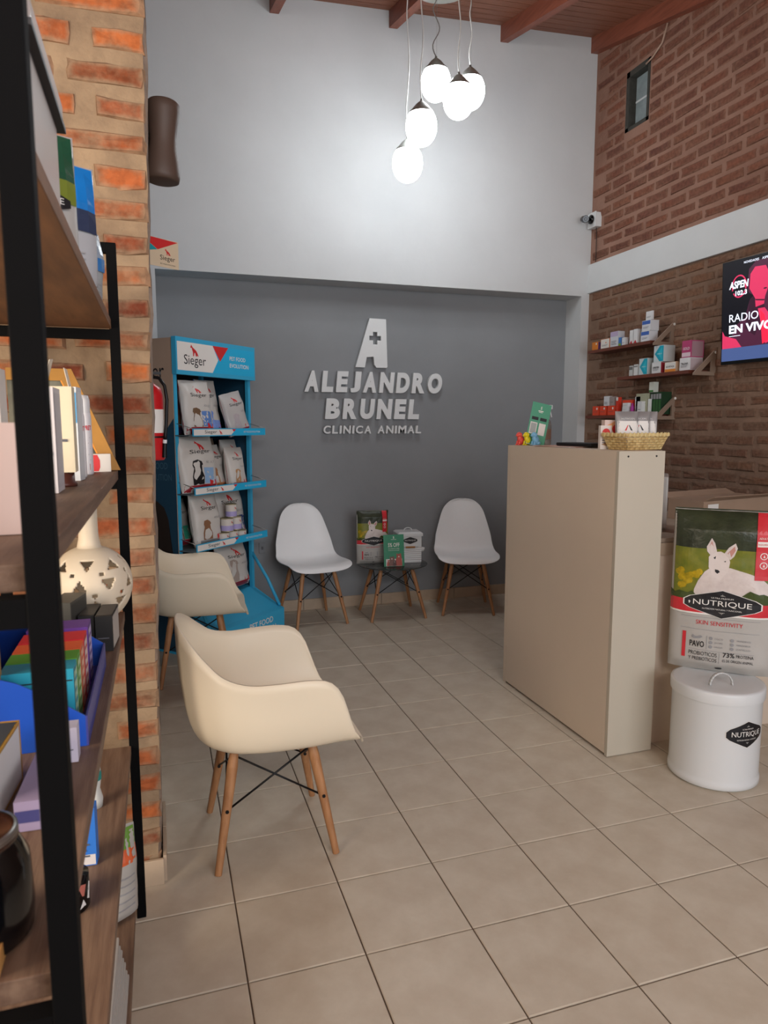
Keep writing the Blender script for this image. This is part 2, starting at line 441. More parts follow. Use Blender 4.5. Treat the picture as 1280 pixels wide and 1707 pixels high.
MB().box(.10, .14, -hy, hy, -hz, hz, wf).obj('outer_shutter', w1)

# rest of the room shell, out of view
struct('wall_side', MB().box(-1.75, -1.65, -1.9, PY, 0, 4.1, white_paint))
struct('wall_front', MB().box(-1.7, XR, -1.98, -1.88, 0, .6, white_paint).box(-1.7, XR, -1.98, -1.88, 2.9, 4.1, white_paint).box(-1.7, .3, -1.98, -1.88, .6, 2.9, white_paint).box(3.25, XR, -1.98, -1.88, .6, 2.9, white_paint))
ce = bpy.data.objects.new('ceiling', None); C.objects.link(ce); ce['kind'] = 'structure'
def slab(x0, x1, y0, y1, d0, d1, m):
    vs = [(x, y, zc(x, y)+d) for x in (x0, x1) for y in (y0, y1) for d in (d0, d1)]
    return MB().add(vs, [[0,1,3,2],[4,6,7,5],[0,4,5,1],[2,3,7,6],[0,2,6,4],[1,5,7,3]], m)
slab(-2.2, XR+.15, -1.98, YB+.1, .012, .08, mat('deck_dark', '2e1a12', .8)).obj('roof_deck', ce)
y = YF
while y > 3.0:
    slab(-1.6, XR, y-.085, y, 0, .012, wood_ceil).obj('board', ce); y -= .092
slab(-1.6, XR, -1.9, y, 0, .012, wood_ceil).obj('board_field', ce)['kind'] = 'stuff'
for x in (-.06, .82, 1.665, 2.54, XR-.062):
    slab(x-.0, x+.062, -1.88, YF, -.115, 0, wood_raft).obj('rafter', ce)

# ------------------------------------------------------------------ wall lettering
sg = thing('wall_sign', 'raised white ALEJANDRO BRUNEL CLINICA ANIMAL lettering on the grey wall', 'sign', (0, YB, 0))
letm = mat('letter_white', 'd8dada', .6)
def zk(a): return a
# big A with a cross cut out
y0, y1 = -.045, -.012
A = [(1.455, 1.878), (1.53, 1.878), (1.545, 1.955), (1.60, 1.96), (1.606, 1.90), (1.625, 1.878), (1.705, 1.878), (1.712, 1.886), (1.70, 2.245), (1.568, 2.247)]
bmA = MB()
def ringed(outer, hole, mbb, m):
    t = tessellate_polygon([[Vector((x, z, 0)) for x, z in outer], [Vector((x, z, 0)) for x, z in hole]])
    allp = outer+hole; n = len(allp)
    vs = [(x, y0, z) for x, z in allp]+[(x, y1, z) for x, z in allp]
    fs = [list(k) for k in t]+[[i+n for i in k] for k in t]
    for base, ln in ((0, len(outer)), (len(outer), len(hole))):
        for i in range(ln): a, c = base+i, base+(i+1) % ln; fs.append([a, c, c+n, a+n])
    mbb.add(vs, fs, m)
cx, cz, q, p = 1.613, 2.10, .047, .017
H = [(cx-q, cz-p), (cx-p, cz-p), (cx-p, cz-q), (cx+p, cz-q), (cx+p, cz-p), (cx+q, cz-p), (cx+q, cz+p), (cx+p, cz+p), (cx+p, cz+q), (cx-p, cz+q), (cx-p, cz+p), (cx-q, cz+p)]
ringed(A, H, bmA, letm); bmA.obj('emblem', sg)
def wall_word(word, x0, x1, z0, z1, bold, shear, gaps=None):
    n = len(word); wts = {'I': .42, 'J': .78, 'M': 1.15, ' ': .6, 'N': 1.05, 'O': 1.1, 'L': .85, 'E': .85}
    tot = sum(wts.get(c, 1) for c in word); u = (x1-x0)/tot; x = x0
    for c in word:
        wd = wts.get(c, 1)*u
        if c != ' ':
            MB().text(c, x+.09*u, z0, wd-.18*u, z1-z0, y0, letm, bold=bold, shear=shear, depth=.033).obj('letter', sg)
        x += wd
wall_word('ALEJANDRO', 1.045, 2.175, 1.687, 1.845, .058, .10)
wall_word('BRUNEL', 1.20, 1.985, 1.484, 1.640, .058, .10)
wall_word('CLINICA ANIMAL', 1.192, 2.0, 1.373, 1.434, .026, .08)

# ------------------------------------------------------------------ chairs
def leg_base(root, sx, sy, topz, tx, ty, z_top_attach=None, wire=True, thick=1.0):
    """four splayed dowel legs and crossed wire bracing"""
    feet = [(-sx, -sy), (sx, -sy), (sx, sy), (-sx, sy)]; tops = [(-tx, -ty), (tx, -ty), (tx, ty), (-tx, ty)]
    P = lambda i, z: tuple(tops[i][k]+(feet[i][k]-tops[i][k])*(1-z/topz) for k in (0, 1))+(z,)
    for i in range(4):
        b = MB().cone((*feet[i], .001), P(i, topz-.06), .0105*thick, .0165*thick, leg_wood, 14).cone(P(i, topz-.06), P(i, topz), .0165*thick, .0115*thick, leg_wood, 14)
        l = b.obj('leg', root)
        kx, ky, kz = P(i, .2); MB().cone((kx, ky-.018, kz), (kx, ky+.018, kz), .006, .006, wire_blk, 8).obj('bolt', l)
    b = MB()
    for i in range(4):
        j = (i+1) % 4
        for a, c in ((i, j), (j, i)):
            b.tube([P(a, topz-.025), P(c, .195)], .0034, wire_blk, 6)
    # top steel bracket
    for i in (0, 1): b.tube([P(i, topz-.004), P(i+2, topz-.004)], .006, wire_blk, 6)
    for i in range(4): b.tube([P(i, topz-.03), P(i, topz-.002)], .0125, wire_blk, 8)
    b.obj('wire_bracing', root)

def side_shell():
    prof = [(-.245, .405), (-.225, .432), (-.17, .443), (-.08, .432), (.02, .422), (.10, .425), (.155, .447), (.19, .497), (.212, .56), (.228, .64), (.242, .72), (.253, .79), (.262, .845)]
    wid = [.208, .226, .236, .240, .240, .238, .233, .226, .219, .199, .176, .154, .134]
    lift = [.0, .006, .014, .024, .032, .04, .05, .056, .052, .044, .034, .024, .014]
    def cr(a, t):
        i = max(0, min(len(a)-2, int(t))); f = t-i
        p0 = a[max(i-1, 0)]; p1 = a[i]; p2 = a[i+1]; p3 = a[min(i+2, len(a)-1)]
        return .5*((2*p1)+(-p0+p2)*f+(2*p0-5*p1+4*p2-p3)*f*f+(-p0+3*p1-3*p2+p3)*f*f*f)
    N, U = 44, 20; vs = []; L = len(prof)-1
    for j in range(N+1):
        s = j/N; s = .5-.5*math.cos(PI*s); t = s*L
        y = cr([p[0] for p in prof], t); z = cr([p[1] for p in prof], t); w = cr(wid, t); li = cr(lift, t)
        e = 1e-2; dy = cr([p[0] for p in prof], min(t+e, L))-cr([p[0] for p in prof], max(t-e, 0)); dz = cr([p[1] for p in prof], min(t+e, L))-cr([p[1] for p in prof], max(t-e, 0))
        l = math.hypot(dy, dz) or 1; ny, nzz = -dz/l, dy/l
        a = min(1, t/1.6); c = min(1, (L-t)/2.0)
        w *= (1-(1-a)**2.6)**(1/2.6)*.999+.001 if a < 1 else 1
        w *= (1-(1-c)**2.4)**(1/2.4)*.999+.001 if c < 1 else 1
        for i in range(U+1):
            u = -1+2*i/U; u = math.sin(u*PI/2)
            k = abs(u)**2.4*li
            vs.append((u*w, y+ny*k, z+nzz*k))
    fs = [[j*(U+1)+i, j*(U+1)+i+1, (j+1)*(U+1)+i+1, (j+1)*(U+1)+i] for j in range(N) for i in range(U)]
    return MB().add(vs, fs, plastic_w, True)
def side_chair(label, loc, rz, grp):
    r = thing('side_chair', label, 'chair', loc, rz, grp)
    side_shell().obj('seat_shell', r, solid=.006)
    leg_base(r, .195, .205, .406, .115, .125)
    return r
side_chair('white plastic shell chair nearest the blue pet food rack, legs of pale wood', (1.04, 4.955, 0), math.radians(9), 'white side chairs by the grey wall')
side_chair('white plastic shell chair to the right of the glass table, next to the reception counter', (2.25, 4.90, 0), math.radians(-17), 'white side chairs by the grey wall')

def arm_shell():
    # rim of the tub: theta from the front (+x) round to the back (-x)
    K = [(0, .280, 0, .408), (16, .282, .08, .409), (30, .284, .155, .409), (41, .282, .222, .408), (49, .244, .262, .456), (56, .215, .286, .54), (62, .188, .298, .610), (69, .148, .305, .650), (80, .08, .307, .662), (95, -.01, .304, .660), (110, -.095, .292, .660), (124, -.165, .268, .680), (138, -.215, .23, .722), (151, -.255, .18, .765), (165, -.285, .10, .797), (180, -.295, 0, .806)]
    def rim(th):
        a = abs(th); sg_ = 1 if th >= 0 else -1
        i = 0
        while i < len(K)-2 and K[i+1][0] < a: i += 1
        k0 = K[max(i-1, 0)]; k1 = K[i]; k2 = K[i+1]; k3 = K[min(i+2, len(K)-1)]
        if i == 0: k0 = (-K[1][0], K[1][1], -K[1][2], K[1][3])
        if i == len(K)-2: k3 = (360-K[-2][0], K[-2][1], -K[-2][2], K[-2][3])
        f = (a-k1[0])/(k2[0]-k1[0])
        g = lambda q: .5*((2*k1[q])+(-k0[q]+k2[q])*f+(2*k0[q]-5*k1[q]+4*k2[q]-k3[q])*f*f+(-k0[q]+3*k1[q]-3*k2[q]+k3[q])*f*f*f)
        return g(1), g(2)*sg_, g(3)
    N, J = 96, 26; vs = []; c0 = (-.02, 0, .405)
    for j in range(1, J+1):
        t = j/J
        for i in range(N):
            th = -180+360*i/N; x, y, z = rim(th)
            h = max(0, z-.43)/.37
            # flat seat, then rising tub side
            if t < .5: hh = t/.5*.74; vv = .0+.02*(t/.5)**2*.5
            else:
                q = (t-.5)/.5; hh = .74+.26*math.sin(q*PI/2)**(.62+.2*h); vv = .01+.99*(1-math.cos(q*PI/2))**(.95) if True else 0
                hh = .74+.26*(1-(1-q)**1.9)
            fl_ = 0
            a = abs(th)
            if 55 < a < 125: fl_ = .010*max(0, (t-.9)/.1)*math.sin((a-55)/70*PI)
            px_ = c0[0]+(x-c0[0])*hh; py_ = c0[1]+(y-c0[1])*hh*(.93+.07*min(1, t*1.02))+(fl_ if y > 0 else -fl_)
            pz_ = c0[2]+(z-c0[2])*vv
            if a < 45: pz_ = c0[2]+(z-c0[2])*vv+.022*math.sin(min(1, t)*PI)*(1-a/45)*.6-.012*max(0, (t-.92)/.08)
            vs.append((px_, py_, pz_))
    vs.append(c0); n = len(vs)-1
    fs = [[(j)*N+i, j*N+(i+1) % N, (j+1)*N+(i+1) % N, (j+1)*N+i] for j in range(J-1) for i in range(N)]
    fs += [[n, (i+1) % N, i] for i in range(N)]
    return MB().add(vs, fs, plastic_c, True)
def arm_chair(label, loc, rz):
    r = thing('armchair', label, 'chair', loc, rz, 'cream armchairs on the left')
    arm_shell().obj('seat_shell', r, solid=.007)
    leg_base(r, .195, .195, .392, .125, .125, thick=1.1)
    return r
arm_chair('cream plastic tub armchair on wooden legs standing nearest in the middle of the tiles', (.325, 2.335, 0), 0)
arm_chair('cream plastic tub armchair farther back, beside the blue pet food rack', (.165, 4.045, 0), math.radians(-3))

# ------------------------------------------------------------------ side table
r = thing('side_table', 'low round glass table with splayed wooden legs between the two white chairs', 'table', (1.655, 4.93, 0), math.radians(-2))
MB().lathe([(.0, .392), (.262, .392), (.267, .394), (.267, .398), (.262, .40), (0, .40)], mat('smoked_glass', '8f9694', .04, trans=.92), 48).obj('table_top', r)
leg_base(r, .21, .185, .392, .115, .11)

# ------------------------------------------------------------------ bags with printed fronts
def bag_fn(w, h, t, seed=0, wr=.004, top=.12, bot=.06, lean=0):
    def prof(z):
        q = z/h
        a = min(1, max(0, (1-q)/top)); c = min(1, .35+max(0, q/bot)*.65)
        return (a**.6)*c
    def f(p, s=-1):
        x, e, z = p
        u = max(-1, min(1, x/(w/2)))
        k = (1-abs(u)**3.2)**.5*prof(z)
        d = t/2*k+wr*noise.noise(Vector((x*9+seed, z*9, seed)))*(.4+k)+.4*wr*noise.noise(Vector((x*28+seed, z*22, seed)))
        return (x, s*(d+.0008)+e, z+.0+.25*wr*noise.noise(Vector((x*14, seed, 3))))
    return f
def bag_body(w, h, t, m, fn, side=None, nx=18, nz_=20):
    b = MB(); vs = []; 
    for s in (-1, 1):
        g = [fn((-w/2+w*(.5-.5*math.cos(PI*i/nx)), 0, h*j/nz_), s) for j in range(nz_+1) for i in range(nx+1)]
        fs = [[j*(nx+1)+i, j*(nx+1)+i+1, (j+1)*(nx+1)+i+1, (j+1)*(nx+1)+i] for j in range(nz_) for i in range(nx)]
        if s == 1: fs = [k[::-1] for k in fs]
        b.add(g, fs, m, True); vs.append(g)
    g0, g1 = vs; n = nx+1
    ring = [(j*n, (j+1)*n) for j in range(nz_)]+[(nz_*n+i, nz_*n+i+1) for i in range(nx)]+[((j+1)*n+nx, j*n+nx) for j in reversed(range(nz_))]+[(i+1, i) for i in reversed(range(nx))]
    V = list(g0)+list(g1); N = len(g0)
    b.add(V, [[a, c, c+N, a+N] for a, c in ring], side or m, True)
    return b

def hexbadge(b, cx, cz, w, h, y, fn, M=None, small=True, ml=None):
    p = [(-.5, -.10), (-.42, -.20), (0, -.5), (.42, -.20), (.5, -.10), (.5, .10), (.42, .22), (0, .5), (-.42, .22), (-.5, .10)]
    P = lambda s: [(cx+x*w*s, cz+z*h*s) for x, z in p]
    b.flat(P(1.0), y, pw, M, fn, ml); b.flat(P(.965), y-.0008, pb, M, fn, ml)
    b.text('NUTRIQUE', cx-.37*w, cz-.10*h, .74*w, .22*h, y-.0016, pw, M, fn, bold=.0)
    if small:
        b.text('ULTRA PREMIUM', cx-.14*w, cz+.185*h, .28*w, .05*h, y-.0016, pw, M, fn)
        b.text('NUTRICION NATURAL Y FUNCIONAL', cx-.25*w, cz-.21*h, .5*w, .05*h, y-.0016, pw, M, fn)
        for s in (-2, -1, 0, 1, 2):
            b.flat([(cx+s*.018*w-.004*w, cz+.29*h), (cx+s*.018*w+.004*w, cz+.29*h), (cx+s*.010*w, cz+(.37-.03*abs(s))*h)], y-.0016, pw, M, fn)
            b.flat([(cx+s*.018*w-.004*w, cz-.28*h), (cx+s*.018*w+.004*w, cz-.28*h), (cx+s*.010*w, cz-(.36-.03*abs(s))*h)], y-.0016, pw, M, fn)

def dog_bag(name, label, loc, rz, w, h, t, rx=0, detail=True, grp=None):
    r = thing(name, label, 'pet food bag', loc, rz, grp, rx=rx)
    fn = bag_fn(w, h, t, seed=2.3, wr=.006*w/.4)
    F = lambda p: fn(p, -1)
    bodym = mat('bag_pale_grey', 'b0ada8', .42, bump=.3, bscale=12)
    bag_body(w, h, t, bodym, fn, side=bodym, nx=34, nz_=44).obj('bag_body', r)
    def c(px, py):   # image crop pixels, slant taken out, to bag units
        py = py-.085*(px-680); return ((px-672)/850*w, (1640-py)/1440*h)
    P = lambda *a: [c(*q) for q in a]
    ml = w/20; b = MB()
    E = lambda k: -.0014-k*.0006
    leaf = mat('print_dark_foliage', '1d2419', .35, col2='39402c', scale=9/w*.4, bump=.2)
    mead = mat('print_meadow', '5d6a20', .4, col2='7f7d22', scale=14/w*.4)
    flow = mat('print_flowers', '8d7c10', .4, col2='c9a91c', scale=40/w*.4)
    furm = mat('print_white_fur', 'c9bcb8', .4, col2='d9cfca', scale=22/w*.4)
    ear = mat('print_pink', 'c08a80', .4); redp = mat('print_bag_red', 'c9303a', .35)
    X0, X1 = -w/2*.998, w/2*.998
    zph = c(0, 920)[1]; z1 = h*.995
    zt = .435*h
    b.rect(X0, X1, .70*h, z1, E(0), leaf, fn=F, ml=ml)
    b.rect(X0, X1, zt, .77*h, E(1), mead, fn=F, ml=ml)
    for i in range(14):
        rr = random.Random(i); b.disc(X0+w*(.04+.24*rr.random()), h*(.52+.11*rr.random()), w*.035, E(2), flow, fn=F, n=8)
    for i in range(5):
        rr = random.Random(i+50); b.disc(w*(.06+.10*rr.random()), h*(.60+.04*rr.random()), w*.03, E(2), flow, fn=F, n=8)
    # reclining dog: body, head, ears
    b.flat(P((440, 880), (470, 800), (520, 720), (560, 690), (720, 690), (760, 745), (880, 745), (960, 780), (1030, 850), (1090, 930), (1060, 960), (440, 930)), E(3), furm, fn=F, ml=ml)
    b.flat(P((545, 590), (575, 550), (640, 545), (700, 580), (715, 640), (705, 720), (640, 800), (570, 740), (548, 680)), E(4), mat('print_fur_light', 'd8cdc8', .4), fn=F, ml=ml)
    b.flat(P((525, 500), (562, 425), (590, 470), (608, 545), (560, 580), (530, 540)), E(5), furm, fn=F); b.flat(P((540, 510), (565, 450), (590, 540), (560, 565)), E(6), ear, fn=F)
    b.flat(P((668, 560), (700, 510), (750, 475), (768, 520), (745, 590), (715, 620)), E(5), furm, fn=F); b.flat(P((690, 560), (745, 500), (752, 540), (718, 600)), E(6), ear, fn=F)
    b.flat(P((600, 700), (625, 705), (640, 722), (620, 738), (602, 722)), E(6), pb, fn=F)
    b.flat(P((582, 600), (602, 585), (598, 612)), E(6), pb, fn=F); b.flat(P((665, 632), (682, 626), (680, 638)), E(6), pb, fn=F)
    # dark grass under the dog
    gm = mat('print_grass', '3d4a1c', .4)
    pts = []
    for i in range(25): pts.append((X0+(X1-X0)*i/24, h*(.475+.03*random.Random(i*3).random()+(.03 if i > 16 else 0))))
    b.flat([(X0, zt)]+[(X1, zt)]+pts[::-1], E(6), gm, fn=F, ml=ml*1.5)
    # red bands and the upright ribbon
    b.rect(X0, X1, .375*h, .452*h, E(7), redp, fn=F, ml=ml); b.rect(X0, X1, .365*h, .375*h, E(7), pw, fn=F, ml=ml)
    rx0, rx1 = .28*w, .43*w
    b.rect(rx0, rx1, .60*h, z1, E(7), redp, fn=F, ml=ml); b.rect(rx0*1.03, rx1*.99, .80*h, .832*h, E(8), pw, fn=F, ml=ml)
    b.text('ADULTO', .30*w, .845*h, .10*w, .012*h, E(9), pw, fn=F); b.text('RAZAS MEDIANAS', .295*w, .81*h, .12*w, .01*h, E(9), redp, fn=F)
    for zz in (.745, .69):
        b.disc(.353*w, zz*h, .036*w, E(8), pw, fn=F, n=12); b.disc(.353*w, zz*h, .028*w, E(9), redp, fn=F, n=12); b.flat([(.345*w, (zz-.008)*h), (.365*w, (zz-.008)*h), (.355*w, (zz+.01)*h)], E(10), pw, fn=F)
    hexbadge(b, .0, .437*h, .74*w, .175*h, E(9), F, small=detail, ml=w/8)
    b.text('SKIN SENSITIVITY', -.235*w, .302*h, .44*w, .026*h, E(2), redp, fn=F)
    for zz in (.345, .268): b.rect(-.38*w, .36*w, zz*h, (zz+.002)*h, E(2), pg, fn=F, ml=ml)
    b.rect(-.36*w, -.325*w, .085*h, .245*h, E(2), redp, fn=F, ml=ml)
    b.text('PAVO', -.285*w, .158*h, .14*w, .038*h, E(2), pb, fn=F, bold=.02)
    b.flat([(-.27*w, .215*h), (-.24*w, .208*h), (-.19*w, .213*h), (-.165*w, .222*h), (-.18*w, .232*h), (-.23*w, .222*h), (-.26*w, .232*h)], E(2), pg, fn=F)
    b.text('PROBIOTICOS', -.29*w, .108*h, .27*w, .024*h, E(2), pb, fn=F); b.text('Y PREBIOTICOS', -.29*w, .076*h, .27*w, .022*h, E(2), pb, fn=F)
    b.text('73%', .035*w, .112*h, .11*w, .03*h, E(2), pb, fn=F, bold=.015); b.text('PROTEINA', .16*w, .115*h, .16*w, .02*h, E(2), pb, fn=F); b.text('ES DE ORIGEN ANIMAL', .035*w, .083*h, .285*w, .016*h, E(2), pb, fn=F)
    b.rect(-.125*w, -.121*w, .15*h, .235*h, E(2), pg, fn=F); b.rect(0, .004*w, .07*h, .135*h, E(2), pg, fn=F); b.rect(-.29*w, .32*w, .141*h, .143*h, E(2), pg, fn=F, ml=ml)
    for k, (a, c2) in enumerate((('COCO', 'ARANDANOS'), ('JENGIBRE', 'MANZANILLA'), ('HINOJO', 'ZAPALLO'))):
        zz = (.215-.026*k)*h
        b.disc(-.085*w, zz+.005*h, .018*w, E(2), pg, fn=F, n=8); b.text(a, -.05*w, zz, .08*w, .011*h, E(2), pg, fn=F)
        b.disc(.115*w, zz+.005*h, .018*w, E(2), pg, fn=F, n=8); b.text(c2, .155*w, zz, .13*w, .011*h, E(2), pg, fn=F)
    b.disc(.0, .03*h, .035*w, E(2), pb, fn=F, n=12, rz=.008*h)
    b.obj('printed_front', r)
    MB().box(-w/2*.99, w/2*.99, -.003, .003, h*.985, h*1.005, leaf).obj('sealed_top', r)
    return r

# ------------------------------------------------------------------ reception counter and desk
CX0, CX1, CY0, CY1, CZ = 1.806, 2.035, 2.44, 3.404, 1.331
r = thing('reception_counter', 'tall narrow cream melamine reception counter with a pale end panel', 'counter', (CX0, CY0, 0))
W, D = CX1-CX0, CY1-CY0
MB().box(.0, .018, .02, D-.03, .012, CZ-.001, melamine).obj('front_panel', r)
MB().box(.0, .004, D-.028, D, .002, CZ-.001, melamine).box(.004, W, D-.018, D, .002, CZ-.001, melamine).obj('far_end_panel', r)
MB().box(.0, W, 0, .018, .004, CZ-.001, melamine2).obj('end_panel', r)
MB().box(.019, W, .019, D-.019, CZ-.019, CZ, melamine).obj('top_board', r)
MB().box(.03, W-.01, .03, D-.03, .35, .368, melamine).obj('inner_shelf', r)
MB().box(.03, W-.01, .03, D-.03, .8, .818, melamine).obj('inner_shelf', r)
for x in (.045, .185): MB().cone((x, .0, CZ-.022), (x, -.0015, CZ-.022), .0042, .0042, pb, 10).obj('screw_cap', r)

r = thing('desk', 'low beige melamine desk behind the counter, with a dark top edge', 'desk', (0, 0, 0))
MB().box(2.04, XR-.03, 2.50, 2.518, .0, .925, melamine).obj('front_panel', r)
MB().box(2.04, XR-.03, 2.495, 3.3, .927, .945, mat('desk_top', 'a39382', .5)).obj('desk_top', r)
MB().box(2.04, 2.058, 2.52, 3.3, 0, .925, melamine).obj('side_panel', r)
MB().box(2.04, 2.3, 2.488, 2.4949, .87, .925, chip).obj('edge_strip', r)

r = thing('laptop', 'thin upright grey screen seen edge-on behind the cream counter', 'monitor', (2.306, 2.755, .946), math.radians(50))
MB().box(-.13, .13, -.014, .014, .012, .255, mat('screen_shell', 'a8a39d', .4), ch=.008).obj('screen_shell', r)
MB().box(-.12, .12, .0142, .016, .025, .245, blk_gloss).obj('screen', r)
MB().box(-.15, .15, .02, .2, 0, .012, blk_gloss, ch=.003).obj('base', r)

r = thing('cardboard_box', 'brown cardboard box with a white sticker on the desk behind the large bag', 'box', (2.86, 2.98, .946), math.radians(12))
cb = mat('cardboard', 'a08772', .8, var=.06, scale=6)
MB().box(-.27, .30, -.09, .12, 0, .108, cb).obj('carton', r)
MB().add([(-.27, -.09, .108), (.30, -.09, .108), (.30, -.15, .13), (-.27, -.15, .135)], [[0, 1, 2, 3]], cb).add([(-.27, .12, .108), (.30, .12, .108), (.30, .18, .13), (-.27, .18, .13)], [[0, 1, 2, 3]], cb).obj('flap', r, solid=.003)
MB().rect(-.235, -.15, .060, .090, -.0912, pw).obj('sticker', r)

# ------------------------------------------------------------------ drum and big bag
r = thing('storage_drum', 'white enamelled round drum with lid and black diamond badge, on the tiles', 'drum', (2.15, 2.20, 0))
MB().lathe([(0, .003), (.168, .003), (.174, .008), (.174, .028), (.171, .034), (.170, .045), (.170, .345), (.172, .35), (.172, .356), (.170, .362), (.170, .37), (0, .37)], enamel, 64).obj('drum_body', r)
lid = MB().lathe([(.1765, .355), (.178, .36), (.178, .396), (.175, .402), (.165, .404), (.12, .401), (.0, .404)], enamel, 64).lathe([(.1765, .355), (.171, .36)], enamel, 64).obj('lid', r)
hp = [(.045*math.cos(PI*i/12)*1.0, 0, .403+.052*math.sin(PI*i/12)) for i in range(13)]
b = MB(M=T(-.04, -.06, 0) @ Rz(math.radians(-18)))
for i in range(12):
    a, c = hp[i], hp[i+1]
    b.add([(a[0], -.008, a[2]), (a[0], .008, a[2]), (c[0], .008, c[2]), (c[0], -.008, c[2])], [[0, 1, 2, 3]], enamel, True)
b.obj('lid_handle', lid, solid=.003)
b = MB(); ang = math.radians(-44.5+9)
def on_drum(p):
    x, e, z = p; a = -PI/2+ang*-1*0+x/.1705+math.radians(-1); R_ = .1708-e
    return (R_*math.cos(a), R_*math.sin(a), z)
hexbadge(b, .0, .238, .180, .110, -.0004, on_drum, ml=.02); b.obj('badge', r)

dog_bag('pet_food_bag', 'tall grey bag with a reclining white dog, resting on the white drum', (2.232, 2.285, .4045), math.radians(-44), .40, .685, .125)
dog_bag('pet_food_bag', 'small bag with a white dog picture standing on the glass table', (1.512, 4.975, .4005), math.radians(-4), .245, .40, .075, detail=False)

# enamel tin on the table
r = thing('storage_tin', 'white ribbed square tin with lid and wooden-grip handle on the glass table', 'tin', (1.79, 4.955, .4005), math.radians(-6))
b = MB(); pr_ = [(0, .005)]; 
hs = .088
zz = [0, .004]
z = .006
prof = [(hs-.003, 0), (hs, .004)]
while z < .115:
    prof += [(hs-.0015, z), (hs+.0015, z+.006)]; z += .015
prof += [(hs, .12), (hs, .215)]
vs = []; fs = []
for (h_, zz) in prof:
    for (sx, sy) in ((-1, -1), (1, -1), (1, 1), (-1, 1)): vs.append((sx*h_, sy*h_*.85, zz))
for j in range(len(prof)-1):
    for i in range(4): fs.append([j*4+i, j*4+(i+1) % 4, (j+1)*4+(i+1) % 4, (j+1)*4+i])
fs += [[3, 2, 1, 0], [len(vs)-4+i for i in range(4)]]
b.add(vs, fs, enamel).obj('tin_body', r)
l_ = MB().add([(-.097, -.084, .205), (.097, -.084, .205), (.097, .084, .205), (-.097, .084, .205), (-.097, -.084, .226), (.097, -.084, .226), (.097, .084, .226), (-.097, .084, .226), (-.083, -.07, .236), (.083, -.07, .236), (.083, .07, .236), (-.083, .07, .236)],
    [[0,1,5,4],[1,2,6,5],[2,3,7,6],[3,0,4,7],[4,5,9,8],[5,6,10,9],[6,7,11,10],[7,4,8,11],[8,9,10,11],[3,2,1,0]], enamel).obj('lid', r)
MB().tube([(-.03+.0, 0, .235)]+[(.032*-math.cos(PI*i/10), 0, .238+.022*math.sin(PI*i/10)) for i in range(11)]+[(.032, 0, .235)], .003, enamel, 8).obj('lid_handle', l_)
MB().tube([(-.089, -.02, .125), (-.06, -.079, .122), (.06, -.079, .122), (.089, -.02, .125)], .0016, steel, 6).obj('bail_wire', r)
MB().cone((-.036, -.0795, .121), (.036, -.0795, .121), .0075, .0075, mat('grip_wood', '9c6a35', .5), 12).obj('wooden_grip', r)
b = MB(); hexbadge(b, 0, .172, .115, .056, -.0762, None, small=False); b.obj('badge', r)
MB().lathe([(0, .0), (.018, 0), (.022, .01), (.022, .03), (.0, .034)], enamel, 16, M=T(.108, -.01, .075)).tube([(.089, -.01, .17), (.112, -.01, .165), (.11, -.01, .10)], .0018, steel, 6).obj('side_scoop', r)
# flyer
r = thing('flyer_stand', 'green 5% OFF flyer propped in front of the tin on the glass table', 'flyer', (1.628, 4.795, .4005), math.radians(-4), rx=math.radians(-8))
green = mat('flyer_green', '2f8562', .45)
MB().box(-.078, .078, 0, .0015, 0, .235, green).box(-.078, .078, .0, .03, 0, .0015, green).obj('card', r)
b = MB(); y = -.0006
b.text('5% OFF', -.044, .143, .088, .030, y, pw, bold=.014)
b.text('5', -.005, .205, .010, .016, y, pw, bold=.03); b.rect(-.02, .02, .198, .2, y, pw)
b.text('EN TU PRIMERA COMPRA', -.042, .128, .084, .006, y, pw); b.text('de alimento balanceado', -.042, .116, .084, .006, y, pw)
b.rect(-.062, .06, .002, .055, y, pw)
brn = col('7c5a50'); red = col('b0564a'); brd = col('5b4440'); wht = col('d9d0c8')
def petblob(cx, w, h, m, m2, y):
    b.flat([(cx-w/2, .003), (cx+w/2, .003), (cx+w*.45, h*.55), (cx+w*.3, h*.75), (cx+w*.34, h), (cx+w*.12, h*.93), (cx-w*.12, h*.93), (cx-w*.34, h), (cx-w*.3, h*.75), (cx-w*.45, h*.55)], y, m)
    b.disc(cx, h*.74, w*.1, y-.0004, m2); b.disc(cx-w*.14, h*.83, w*.04, y-.0004, pb); b.disc(cx+w*.14, h*.83, w*.04, y-.0004, pb)
petblob(-.04, .035, .05, red, wht, y-.0004); petblob(-.018, .05, .075, brn, wht, y-.0008); petblob(.035, .05, .095, red, wht, y-.0012); petblob(.002, .03, .045, brd, wht, y-.0012)
b.obj('printed_front', r)

